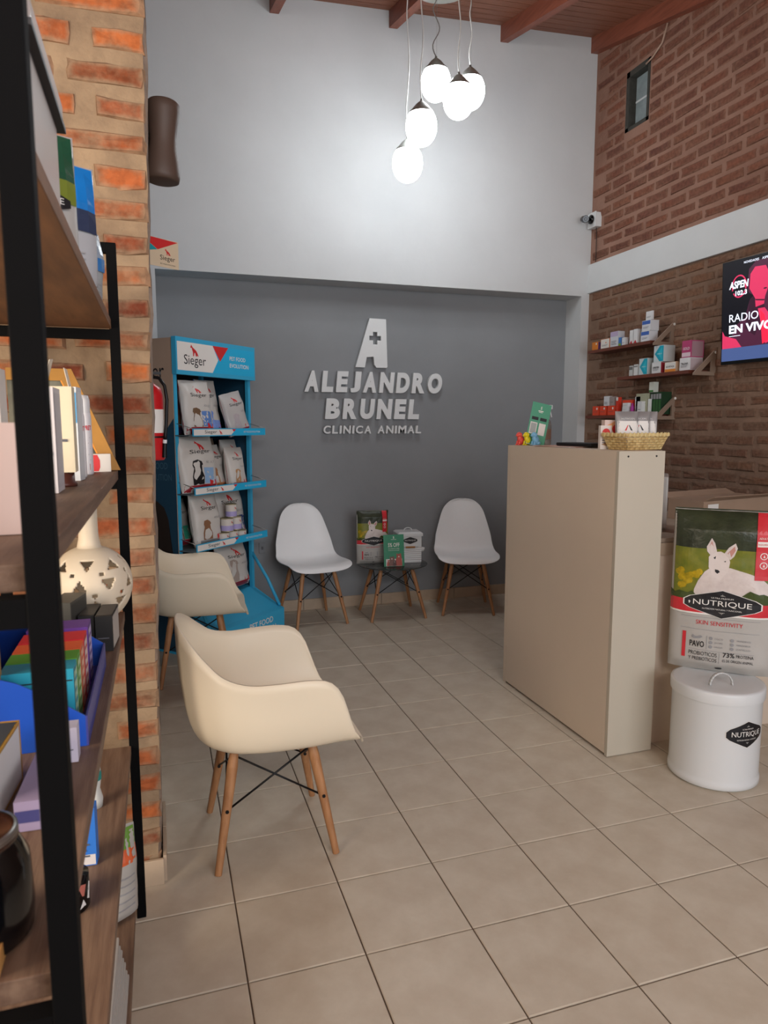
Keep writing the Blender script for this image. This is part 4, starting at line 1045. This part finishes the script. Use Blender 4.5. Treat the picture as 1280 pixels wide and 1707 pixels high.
# side panel, taupe above a diagonal and navy below; the picture of a dog in dark brown
sp_ = MB(); Mx = T(-.004, 0, 0) @ Rz(-PI/2) @ T(-RD, 0, 0)
MB().box(-.004, 0.0, .005, RD, .02, RH, taupe).obj('side_panel', r)
b = MB(); e = -.0008
b.flat([(.0, .02), (RD-.006, .02), (RD-.006, 1.48), (.0, 1.0)], e, navy, M=Mx)
b.flat([(.0, .55), (.05, .50), (.28, .48), (RD-.006, .75), (RD-.006, .6), (.30, .40), (0, .40)], e-.0004, taupe, M=Mx) if False else None
dgm = mat('print_dark_dog', '2b2019', .5)
b.flat([(.16, .55), (.40, .55), (.40, .62), (.37, .72), (.36, .86), (.33, .93), (.27, .97), (.20, .96), (.16, .90)], e-.0006, dgm, M=Mx)
b.text('Sieger', .10, 1.69, .27, .12, e-.0006, pb, M=Mx); dog_logo(b, .20, 1.865, .12, e-.0006, col('8a2f2b'), M=Mx)
b.text('PET FOOD', .17, 1.17, .20, .04, e-.0006, col('43667a'), M=Mx); b.text('EVOLUTION', .17, 1.10, .23, .04, e-.0006, col('43667a'), M=Mx)
b.obj('side_print', r)
MB().box(RW, RW+.004, .005, RD, .30, RH-.02, navy).obj('side_panel', r)
MB().box(.0, RW, RD, RD+.004, .02, RH-.02, mat('rack_back', '22282d', .7)).obj('back_panel', r)
# header
hd = MB().box(-.01, RW+.012, -.035, .0, RH-.215, RH+.005, cyb).box(0, RW, 0, RD, RH-.02, RH-.005, cyb).obj('header_box', r)
b = MB(); y = -.0356
b.rect(0, RW, RH-.19, RH-.022, y, cyan_d); b.flat([(0, RH-.19), (.305, RH-.19), (.365, RH-.115), (.31, RH-.022), (0, RH-.022)], y-.0004, pw); b.flat([(.31, RH-.022), (.46, RH-.022), (.378, RH-.115)], y-.0004, pr)
b.flat([(.305, RH-.19), (.32, RH-.19), (.378, RH-.115), (.365, RH-.10)], y-.0006, cyan_d)
b.text('Sieger', .055, RH-.17, .19, .075, y-.001, pb); dog_logo(b, .145, RH-.067, .068, y-.001, pr)
b.text('PET FOOD', .47, RH-.10, .16, .026, y-.001, pw, bold=.01); b.text('EVOLUTION', .47, RH-.145, .19, .026, y-.001, pw, bold=.01)
b.obj('header_print', hd)
lips = (1.372, 1.015, .665)
for k, z in enumerate(lips):
    s = MB().box(.0, RW, -.105, RD, z, z+.006, mat('rack_tray', '4d5a60', .5)).obj('shelf_tray', r)
    MB().box(.03, RW+.012, -.112, -.105, z-.002, z+.046, cyb).obj('price_rail', s)
    MB().tube([(0.012, 0, z+.075), (.03, -.105, z+.046)], .002, steel, 6).obj('side_wire', s)
    MB().tube([(RW-.012, 0, z+.075), (RW+.01, -.105, z+.046)], .002, steel, 6).obj('side_wire', s)
    b = MB(); y = -.1126
    b.rect(.035, RW+.008, z+.004, z+.040, y, cyan_d); b.flat([(.035, z+.004), (.375, z+.004), (.40, z+.022), (.385, z+.040), (.035, z+.040)], y-.0004, pw); b.flat([(.385, z+.04), (.425, z+.04), (.403, z+.024)], y-.0004, pr)
    b.text('Sieger', .13, z+.009, .11, .026, y-.001, pb); dog_logo(b, .275, z+.022, .028, y-.001, pr); b.text('PET FOOD EVOLUTION', .50, z+.016, .17, .012, y-.001, pw)
    b.obj('rail_print', s)
# base bin with sloped front
bs = MB().prism([(0, 0), (0, 0)], 0, 0, cyb) if False else MB()
pf = [(0, 0), (RD, 0), (RD, .33), (.02, .30), (-.21, .185), (-.245, .172), (-.245, 0)]
n = len(pf); vs = [(x, yy, zz) for x in (.004, RW+.01) for yy, zz in pf]
bs.add(vs, [list(range(n)), list(range(n, 2*n))[::-1]]+[[i, (i+1) % n, n+(i+1) % n, n+i] for i in range(n)], cyb)
bo = bs.obj('base_bin', r)
MB().tube([(RW-.012, .01, .55), (RW-.008, -.12, .37), (RW-.006, -.22, .19)], .011, cyb, 8).obj('brace', r)
MB().tube([(.012, .01, .55), (.008, -.12, .37), (.006, -.22, .19)], .011, cyb, 8).obj('brace', r)
b = MB(); b.text('PET FOOD', .35, .105, .25, .04, -.246, pw, bold=.01); b.text('EVOLUTION', .35, .045, .28, .04, -.246, pw, bold=.01); b.obj('base_print', bo)

RM = T(.1, 4.40, 0) @ Rz(RA)
RB = [0]
def rack_bag(lab, u, v, z, w, h, t, rz=0, rx=-8, base='ccc8c2', low='a52a33', pet='6b4f38', lowz=.25, blue=None, ry=0, petx=-.15):
    p = RM @ Vector((u, v, z)); RB[0] += 1
    r = thing('kibble_bag', lab, 'pet food bag', p, RA+math.radians(rz), 'pet food bags on the blue rack', rx=math.radians(rx), ry=math.radians(ry))
    fn = bag_fn(w, h, t, seed=RB[0]*2.1, wr=.012, top=.28, bot=.1); F = lambda p: fn(p, -1)
    bag_body(w, h, t, mat('kibble_'+base, base, .4, bump=.2, bscale=10), fn, side=col(low), nx=14, nz_=16).obj('bag_body', r)
    b = MB(); b.rect(-w*.47, w*.47, .01*h, h*lowz*.5, -.0012, col(low), fn=F, ml=w/6)
    if blue: b.rect(w*.02, w*.46, h*lowz*.55, h*.42, -.0006, col(blue), fn=F, ml=w/6)
    b.text('Sieger', -w*.28, h*.66, w*.55, h*.09, -.001, pb, fn=F); dog_logo(b, 0, h*.82, w*.2, -.001, pr, fn=F)
    # sitting pet on the print
    q = w*.9; cx = petx*w
    P = [(-.16, .0), (.16, .0), (.17, .14), (.12, .24), (.12, .34), (.17, .36), (.13, .42), (.02, .46), (-.10, .44), (-.13, .36), (-.10, .30), (-.16, .16)]
    b.flat([(cx+x*q, h*.13+z_*q*1.25) for x, z_ in P], -.0014, col(pet), fn=F)
    b.rect(w*.18, w*.40, h*.10, h*.20, -.0012, pr, fn=F); b.text('ADULT', w*.12, h*.50, w*.28, h*.04, -.0014, pg, fn=F)
    b.obj('printed_front', r)
s1_, s2_, s3_ = (z+.0065 for z in lips)
rack_bag('white cat food bag with a spotted cat, front left on the top rack shelf', .165, -.035, s1_, .23, .335, .08, rz=-6, pet='6e5238', blue='5b83c4')
rack_bag('dark red bag standing behind the spotted cat bag, top shelf of the blue rack', .13, .10, s1_, .22, .33, .08, base='6b3840', low='3a2a52')
rack_bag('white and pale blue bag in the middle of the top shelf of the blue rack', .36, .04, s1_, .20, .35, .07, rz=4, low='7f9bdc', pet='6f8fd8', lowz=.5)
rack_bag('white bag with dark red sides leaning right on the top shelf of the blue rack', .57, -.02, s1_, .20, .28, .08, ry=-12, base='bdbab8', low='8d2034', pet='b7aeb2')
rack_bag('bag with a black and white dog, left on the second shelf of the blue rack', .16, -.03, s2_, .30, .35, .10, rz=-2, pet='141315', blue='8fb2d8')
rack_bag('slim orange-based bag, middle of the second shelf of the blue rack', .39, .05, s2_, .19, .29, .09, rz=8, low='c98455', pet='a8754e')
rack_bag('bag with a brown puppy, right of the middle on the second shelf', .52, -.03, s2_, .17, .27, .08, low='a83236', pet='b58a62')
rack_bag('tall white bag at the right end of the second shelf of the blue rack', .63, .10, s2_, .16, .32, .10, low='a83236', pet='8b6b58')
rack_bag('upright beige bag at the back of the second shelf of the blue rack', .45, .20, s2_, .30, .33, .10, base='a08672', low='8b5a40')
rack_bag('bag with a tan spaniel, left on the third shelf of the blue rack', .22, -.03, s3_, .24, .34, .10, pet='8a6246', low='8f8f90')
rack_bag('green and red bag behind the spaniel bag, third shelf of the blue rack', .12, .12, s3_, .18, .30, .10, low='8f2430', base='9a9690', blue='2f8a6f')
rack_bag('large white bag with a blue label behind the tins, third shelf of the blue rack', .53, .06, s3_, .32, .345, .11, blue='2c3f80', pet='b8b4b0', low='b3afaa')
rack_bag('white bag with red sides in the bottom bin behind the armchair', .52, .02, .335, .30, .30, .12, low='8f2430', pet='a89a90')
rack_bag('red and white bag lying low in the bottom bin of the blue rack', .22, -.02, .335, .26, .27, .12, low='9f2430', pet='a89a90')
def tin(lab, u, v, z, rr, h, rz=0):
    p = RM @ Vector((u, v, z)); r = thing('food_tin', lab, 'tin', p, RA+rz, 'small tins on the third shelf of the blue rack')
    MB().lathe([(0, 0), (rr, 0), (rr*1.03, .002), (rr, .004), (rr, h-.004), (rr*1.03, h-.002), (rr, h), (rr*.93, h-.003), (0, h-.003)], mat('tin_rim', 'b3a98c', .35, .5), 28).obj('tin_body', r)
    s = MB(); s.lathe([(rr*1.008, .006), (rr*1.008, h*.45)], col('a9a0d2'), 28).lathe([(rr*1.008, h*.45), (rr*1.008, h-.006)], col('d3cdc6'), 28)
    f = lambda p: (math.cos(-PI/2+p[0]/rr)*(rr*1.012-p[1]), math.sin(-PI/2+p[0]/rr)*(rr*1.012-p[1]), p[2])
    dog_logo(s, 0, h*.7, .016, -.0002, pr, fn=f); s.rect(.016, .026, h*.5, h*.68, -.0002, pb, fn=f); s.obj('paper_label', r)
tin('lilac tin, bottom left of the stacked tins on the blue rack', .325, -.062, s3_, .042, .076)
tin('lilac tin, bottom middle of the stacked tins on the blue rack', .420, -.060, s3_, .040, .076)
tin('lilac tin, bottom right of the stacked tins on the blue rack', .510, -.055, s3_, .040, .068)
tin('lilac tin, left of the second layer of stacked tins on the blue rack', .370, -.061, s3_+.0765, .042, .088)
tin('lilac tin, right of the second layer of stacked tins on the blue rack', .462, -.058, s3_+.0765, .038, .088)
tin('single tin topping the stack of tins on the blue rack', .415, -.060, s3_+.165, .037, .088)

# ------------------------------------------------------------------ black steel shelving at the left
r = thing('shelving_unit', 'black steel shelving unit with brown wooden shelves, nearest at the left', 'shelving', (-.1, .64, 0))
SX = .31; Y1 = 1.37
for (x, y) in ((-.012, 0), (-.012, Y1), (-SX, 0), (-SX, Y1)):
    MB().box(x, x+.025, y, y+.025, 0, 1.91, black_met, ch=.0015).obj('post', r)
SZ = (1.715, 1.318, .926, .534, .142)
for y in (0, Y1):
    for z in SZ+(1.936,): MB().box(-SX+.025, -.012, y+.002, y+.023, z-.052, z-.026, black_met).obj('end_rail', r)
for k, z in enumerate(SZ):
    MB().box(-SX+.002, -.007, .0255, Y1-.0005, z-.025, z, shelf_ply if k == 0 else shelf_wood, ch=.0015).obj('shelf_board', r)
    MB().box(-SX+.002, -.0, .0255, Y1-.0005, z-.04, z-.0255, black_met, M=None).obj('rail', r) if False else None

def put(name, label, x, y, z, w, d, h, body, rz=0, **k):
    return carton(name, label, (x, y, z+.0005), w, d, h, body, rz, **k)
# top shelf: plastic tub and two food bags
zA, zB, zC, zD, zE = (z+.0005 for z in SZ)
r = thing('lidded_tub', 'grey translucent tub with a dark-edged lid on the top shelf', 'tub', (-.224, .985, zA))
tubm = mat('tub_plastic', 'b5aaa4', .25); 
MB().box(-.10, .105, -.12, .15, 0, .145, tubm, ch=.012).obj('tub_body', r)
MB().box(-.108, .113, -.128, .158, .142, .178, tubm, ch=.01).obj('lid', r); MB().box(-.110, .115, -.130, .160, .136, .143, pb).obj('lid_seal', r)
def foil(lab, loc, rz, w, h, t, cols, e=False):
    r = thing('food_pouch', lab, 'pet food bag', loc, rz, 'food bags on the top shelf')
    fn = bag_fn(w, h, t, seed=h*31, wr=.008, top=.35); F = lambda p: fn(p, -1); F2 = lambda p: fn(p, 1)
    bag_body(w, h, t, col(cols[0], .25), fn, nx=14, nz_=16).obj('bag_body', r)
    b = MB()
    for (FF, s) in ((F, -1), (F2, 1)):
        e_ = .0022*s
        b.rect(-w*.47, w*.47, h*.55, h*.98, e_, col(cols[1], .25), fn=FF, ml=w/6); b.rect(-w*.47, w*.47, h*.42, h*.60, e_*1.8, col(cols[2], .3), fn=FF, ml=w/6)
        if e: b.flat([(-w*.38, h*.38), (0, h*.28), (w*.38, h*.38), (w*.38, h*.44), (0, h*.53), (-w*.38, h*.44)], e_*2.8, pb, fn=FF, ml=w/6); b.text('NUTRIQUE', -w*.3, h*.38, w*.6, h*.06, e_*3.8, pw, fn=FF)
        for q in range(4): b.rect(-w*.3, w*.3, h*(.24-.05*q), h*(.25-.05*q), e_*2, pg, fn=FF)
    b.obj('printed_front', r)
foil('green and olive foil bag on the top shelf behind the grey tub', (-.188, 1.31, zA), math.radians(22), .15, .20, .07, ('a9a6a2', '1f4a36', '6f7a2a'), True)
foil('bright blue and grey foil bag at the far side of the top shelf', (-.178, 1.53, zA), math.radians(24), .16, .225, .07, ('a5a6aa', '1673c0', '2a3550'))
foil('pale foil bag lying at the front edge of the top shelf', (-.155, 1.74, zA), math.radians(60), .14, .16, .06, ('9fa3a5', '8a98a8', '2f6fae'))

# second shelf
put('carton', 'large pinkish-white carton with small print, front left on the second shelf', -.235, .845, zB, .185, .10, .122, 'b8a39d', 0, lines=3, txt=None)
q = put('carton', 'white carton with a pink stripe behind the large carton, second shelf', -.262, 1.01, zB, .05, .05, .19, 'c9c4c1', 0, band='a85565', bandz=(.88, 1), front='9fa1a8')
put('carton', 'tall narrow white box behind the pink-striped one, second shelf', -.315, 1.09, zB, .06, .06, .23, 'cbbfb6', 0, lines=3)
put('carton', 'white carton with small print right of the pink-striped one, second shelf', -.235, 1.12, zB, .045, .05, .20, 'cdc6be', 0, lines=4)
put('carton', 'tall thin white carton just behind the near post, second shelf', -.186, 1.34, zB, .03, .09, .185, 'c5c0c2', 0, lines=2, side='b9b5b8')
q = put('carton', 'opened cream carton with raised flaps on the second shelf', -.183, 1.475, zB+.028, .055, .05, .165, 'cfc3a8', 0, lines=1)
MB().add([(-.0225, 0, .165), (-.0225, .05, .165), (-.008, .05, .22), (-.008, 0, .215)], [[0, 1, 2, 3]], col('ddd3c2')).add([(.0225, 0, .165), (.0225, .05, .165), (.016, .05, .20), (.016, 0, .20)], [[0, 1, 2, 3]], col('ddd3c2')).obj('flap', q, solid=.0008)
o = MB().lathe([(0, 0), (.027, 0), (.027, .006), (.023, .009), (.0225, .028), (0, .028)], mat('brown_cap', '4f2a22', .4), 24).obj('tub_cap', q); o.location = (0, .025, -.0281)
put('carton', 'slim white and blue carton with slanted black lettering, second shelf', -.172, 1.63, zB, .018, .05, .20, 'c8ccd0', math.radians(-6), band='3d8fc0', bandz=(.62, .95), side='d0d2d4')
q = MB(); q.text('Formula', .02, -.016, .11, .022, 0, pb, M=T(0, 0, 0), bold=.03)
def bottle(lab, x, y, z, rr, h, c, neck=.4, grp=None, text=None, tc='c0303a', shape='round'):
    r = thing('bottle', lab, 'bottle', (x, y, z), 0, grp)
    MB().lathe([(0, 0), (rr*.95, 0), (rr, .004), (rr, h*.70), (rr*.98, h*.74), (rr*.9, h*.78), (rr*.9, h*.92), (rr*.75, h*.985), (0, h)], col(c, .35), 24).obj('bottle_body', r)
    MB().lathe([(rr*.92, h*.775), (rr*.92, h*.93), (rr*.77, h*.992), (0, h*1.004)], col('c9c9cb', .25), 24).obj('cap', r)
    f = lambda p: (math.cos(-PI/2+.25+p[0]/rr)*(rr*1.01-p[1]), math.sin(-PI/2+.25+p[0]/rr)*(rr*1.01-p[1]), p[2])
    s = MB(); s.text(text or 'OSSPRET', -rr*.9, h*.56, rr*1.8, h*.06, -.0003, col(tc), fn=f, bold=.03)
    for k in range(5): s.rect(-rr*.7, rr*(.6-.2*(k % 2)), h*(.46-.07*k), h*(.47-.07*k)+.001, -.0003, pg, fn=f)
    s.rect(-rr*.5, rr*.5, h*.06, h*.14, -.0003, col('8c5d4c'), fn=f)
    s.obj('printed_label', r)
bottle('white bottle with a red word, nearer of the pair on the second shelf', -.178, 1.74, zB, .019, .190, 'cfcdd0', grp='white bottles on the second shelf')
bottle('white bottle with a red word, farther of the pair on the second shelf', -.172, 1.84, zB, .019, .192, 'cfcdd0', grp='white bottles on the second shelf')
lastc = carton('carton', 'small flat white carton with a red quarter circle, far end of the second shelf', (-.155, 1.93, zB), .072, .04, .046, 'd0cac2', math.radians(8), front='d5cfc7')
MB().flat([(-.034, .002), (.006, .002), (.010, .012), (.010, .03), (.004, .044), (-.034, .044)], -.0012, pr).text('A', -.026, .018, .006, .010, -.0016, pw).obj('red_print', lastc)
MB().flat([(-.002, .045), (.033, .045), (.033, .002), (.012, .002)], -.0022, col('d5cfc7'), M=T(-.155, 1.93, zB) @ Rz(math.radians(8))).obj('carton_corner') if False else None
# triangular gilt frame with glass
r = thing('picture_frame', 'gilt trapezoid frame with glass leaning on the bricks at the shelf end', 'frame', (0, 1.975, zB))
gilt = mat('gilt_wood', 'a5752e', .45, var=.12, scale=12)
O_ = [(-.355, .002), (-.098, .002), (-.205, .262), (-.355, .262)]; I_ = [(-.355, .03), (-.145, .03), (-.228, .232), (-.355, .232)]
MB().prism([O_[1], O_[2], I_[2], I_[1]], -.012, .0, gilt).prism([O_[2], O_[3], I_[3], I_[2]], -.012, .0, gilt).prism([O_[0], O_[1], I_[1], I_[0]], -.012, .0, gilt).obj('frame_border', r)
MB().flat([I_[0], I_[1], I_[2], I_[3]], -.004, mat('dark_glass', '4d4f49', .15, col2='8b8a7c', scale=6)).obj('glass', r)
o = MB().flat([(I_[1][0]-.004, I_[1][1]), (I_[1][0], I_[1][1]), (I_[2][0], I_[2][1]), (I_[2][0]-.004, I_[2][1])], -.0125, mat('amber_edge', 'e0913a', .3)).obj('inner_edge', r)

# third shelf
r = thing('pierced_vase', 'cream ceramic round vase lamp with cut-out triangles and a long neck', 'vase', (-.178, 1.89, zC))
cer = mat('cream_ceramic', 'd2c4ae', .55, var=.05, scale=8)
prof = [(.0, .002), (.045, .002)]
R_, zc_ = .098, .108
for i in range(58):
    a = math.radians(-68+i*(142/57)); prof.append((R_*math.cos(a), zc_+R_*math.sin(a)))
prof += [(.024, .214), (.0215, .225), (.0205, .24), (.02, .27), (.02, .305)]
n = 150; vs = [(q_*math.cos(2*PI*i/n), q_*math.sin(2*PI*i/n), z) for q_, z in prof for i in range(n)]; fs = []
holes = []
for rw_, (lat, cnt, off) in enumerate(((38, 8, 0), (8, 9, .5), (-22, 9, 0))):
    for k in range(cnt): holes.append((lat, 360*(k+off)/cnt, 'tri', (k+rw_) % 2))
    for k in range(cnt): holes.append((lat-14, 360*(k+off+.5)/cnt, 'dot', 0))
def inhole(lat, lon):
    for la, lo, ty, fl_ in holes:
        dx = ((lon-lo+180) % 360-180)*math.cos(math.radians(lat)); dy = lat-la
        if ty == 'dot':
            if dx*dx+dy*dy < 3.6**2: return True
        else:
            s = 1 if fl_ else -1; yy = dy*s+8
            if 0 < yy < 17 and abs(dx) < (17-yy)*.6: return True
    return False
for j in range(len(prof)-1):
    for i in range(n):
        if 3 < j < 58:
            rm, zm = (prof[j][0]+prof[j+1][0])/2, (prof[j][1]+prof[j+1][1])/2
            if inhole(math.degrees(math.asin(max(-1, min(1, (zm-zc_)/R_)))), 360*(i+.5)/n): continue
        fs.append([j*n+i, j*n+(i+1) % n, (j+1)*n+(i+1) % n, (j+1)*n+i])
MB().add(vs, fs, cer, True).obj('vase_body', r, solid=.006)

put('carton', 'dark grey carton tilted up behind the black ones, third shelf', -.225, 1.66, zC, .05, .10, .118, '4e4c46', math.radians(-14), txt='Regepil', txtcol='8a877c', band='c9c9c9', bandz=(0.03, .2), side='3b3a36')
put('carton', 'black carton with white small print, right of its twin on the third shelf', -.134, 1.655, zC, .036, .11, .082, '1d1c1c', math.radians(-4), lines=1, side='a7a19c', top='3b3734', group='black cartons on the third shelf')
put('carton', 'black carton with white small print, left of its twin on the third shelf', -.172, 1.67, zC, .034, .11, .082, '1b1a1a', math.radians(-4), top='36322f', side='1b1a1a', group='black cartons on the third shelf')
r = thing('display_tray', 'blue cardboard display tray holding coloured cartons, third shelf', 'display tray', (-.125, 1.16, zC))
blu = mat('tray_blue', '1a48a8', .4); blu2 = mat('tray_indigo', '3c3f86', .5)
MB().prism([(-.235, 0), (-.003, 0), (-.003, .05), (-.05, .085), (-.10, .115), (-.235, .165)], 0, .003, blu).obj('tray_side', r)
MB().prism([(-.235, 0), (-.003, 0), (-.003, .05), (-.05, .085), (-.10, .115), (-.235, .165)], .392, .395, blu).obj('tray_side', r)
MB().box(-.003, .0, 0, .395, 0, .05, blu2).box(-.235, -.003, .003, .392, 0, .003, blu2).box(-.235, -.232, .003, .392, .0, .165, blu2).obj('tray_body', r)
b = MB(); b.text('ProPlan', -.2, .02, .10, .02, -.0006, pw) if False else None
CB = [('teal carton with a pale green front, nearest in the blue tray', 1.185, .048, '1f87a0', '9fbfa6'), ('green carton, second nearest in the blue tray', 1.238, .05, '4f8f2f', 'a8c79a'), ('orange-red carton in the middle of the blue tray', 1.293, .05, 'c9542c', 'd8a890'), ('red carton with white print, fourth from the near end of the blue tray', 1.35, .058, 'b81f2c', 'd8c0bc'), ('purple carton at the far end of the blue tray', 1.43, .062, '5a3385', 'b7a7d0')]
for lab, y, d_, c_, sc in CB:
    r = thing('carton', lab, 'box', (-.145, y, zC+.004), 0, 'coloured cartons in the blue tray')
    MB().box(-.108, 0, 0, d_, 0, .118, col(c_)).obj('carton_body', r)
    b = MB(); Ms = T(0, 0, 0) @ Rz(PI/2)
    b.rect(d_*.12, d_*.9, .008, .110, -.0006, col(sc), M=Ms)
    for k in range(5): b.rect(d_*.2, d_*(.75-.15*(k % 2)), .02+.018*k, .026+.018*k, -.0010, col(c_), M=Ms)
    b.rect(-.106, -.002, .098, .100, -.0006, pb); b.obj('printed_panel', r)
r = thing('treat_pack', 'photo-printed treat pack with autumn trees standing behind the blue tray', 'packet', (-.305, 1.178, zC+.004), math.radians(-3))
MB().box(-.05, .055, 0, .016, 0, .205, col('8f6f42')).obj('pack_body', r)
b = MB(); b.rect(-.048, .053, .01, .20, -.0006, mat('print_autumn', '8a6a34', .4, col2='b99a5a', scale=22)); b.rect(-.0, .053, .15, .20, -.001, col('7fa7b8')); b.flat([(.0, .01), (.03, .01), (.035, .14), (.02, .17), (.008, .10)], -.0014, col('8a4a26')); b.disc(-.02, .12, .018, -.0014, col('b3a23c')); b.rect(-.048, -.026, .13, .2, -.0014, blu); b.obj('printed_front', r)
put('carton', 'long lavender carton with a dark square mark, lying on the third shelf', -.176, .925, zC, .030, .20, .040, '8c7f9a', math.radians(-2), disc=None, band='3a3a6a', bandz=(.3, .7), side='6a5f8f')
r = put('carton', 'yellow carton with a white side beside the lavender one, third shelf', -.252, .93, zC, .07, .15, .088, 'b3862a', math.radians(-4), side='c9c6c4', front='c9c6c4', top='3b3c3a')
put('carton', 'small white carton hidden behind the post on the third shelf', -.150, 1.105, zC, .03, .03, .055, 'b9b2c0', 0, lines=1)
r = thing('glass_jar', 'dark glass jar with a shiny lid, nearest on the third shelf', 'jar', (-.192, .735, zC))
MB().lathe([(0, 0), (.046, 0), (.052, .006), (.054, .03), (.052, .08), (.044, .098), (.040, .104)], blk_gloss, 36).obj('jar_body', r)
MB().lathe([(.040, .100), (.043, .103), (.043, .110), (.039, .113), (.036, .110), (0, .106)], mat('jar_lid', '3a221a', .2, .3), 36).lathe([(.0432, .108), (.0425, .1135), (.039, .1145)], steel, 36).obj('lid', r)
put('carton', 'orange and cream carton at the very near end of the third shelf', -.185, .672, zC, .05, .028, .020, 'b8854a', 0)
# fourth shelf
put('carton', 'blue and white carton standing on the fourth shelf', -.185, 1.46, zD, .062, .03, .125, '2f6fc4', math.radians(-4), band='c9c4c4', bandz=(0.02, .2), lines=3)
r = thing('tube', 'white and green squeeze tube behind the blue carton, fourth shelf', 'tube', (-.178, 1.70, zD)); MB().lathe([(0, 0), (.018, 0), (.020, .02), (.014, .045), (.018, .07), (.017, .095), (.006, .108), (0, .108)], col('c9cac5'), 20).obj('tube_body', r); MB().lathe([(.0183, .068), (.0188, .082), (.0178, .09)], col('1f7f78'), 20).obj('green_band', r)
r = thing('food_tin', 'black tin with a pink and white pattern on the fourth shelf', 'tin', (-.195, 1.34, zD)); MB().lathe([(0, 0), (.038, 0), (.038, .062), (0, .062)], blk_gloss, 28).obj('tin_body', r)
b = MB(); f = lambda p: (math.cos(-.6+p[0]/.038)*(.0385-p[1]), math.sin(-.6+p[0]/.038)*(.0385-p[1]), p[2])
b.flat([(-.02, .035), (-.008, .055), (.004, .05), (-.002, .03)], 0, col('b86a5c'), fn=f); b.flat([(.006, .02), (.014, .05), (.02, .045), (.014, .015)], 0, pw, fn=f); b.flat([(-.012, .008), (-.004, .024), (.002, .01)], 0, pw, fn=f); b.obj('pattern', r)
# bottom shelf
r = thing('kibble_bag', 'white bag with a green and orange top on the lowest shelf', 'pet food bag', (-.172, 1.83, zE), math.radians(20))
fn = bag_fn(.15, .25, .09, seed=5, wr=.01, top=.3); F = lambda p: fn(p, -1)
bag_body(.15, .25, .09, mat('woven_white', 'a7a39e', .6, bump=.2, bscale=14), fn, nx=14, nz_=16).obj('bag_body', r)
b = MB(); b.rect(-.072, .072, .20, .245, -.0006, col('5f8a2c'), fn=F, ml=.02); b.rect(-.072, .072, .165, .20, -.0006, col('c9582a'), fn=F, ml=.02)
for k in range(5): b.rect(-.06, .06, .04+.022*k, .045+.022*k, -.0006, pg, fn=F, ml=.03)
b.obj('printed_front', r)
r = thing('newspaper_stack', 'stack of folded white papers on the lowest shelf', 'papers', (-.215, 1.45, zE))
for k in range(10): MB().box(-.10, .10-.002*k, -.16, .16, .011*k, .011*k+.010, col('a9a5a0'), M=Rz(.01*((k*7) % 3-1)), ch=.003).obj('paper', r)
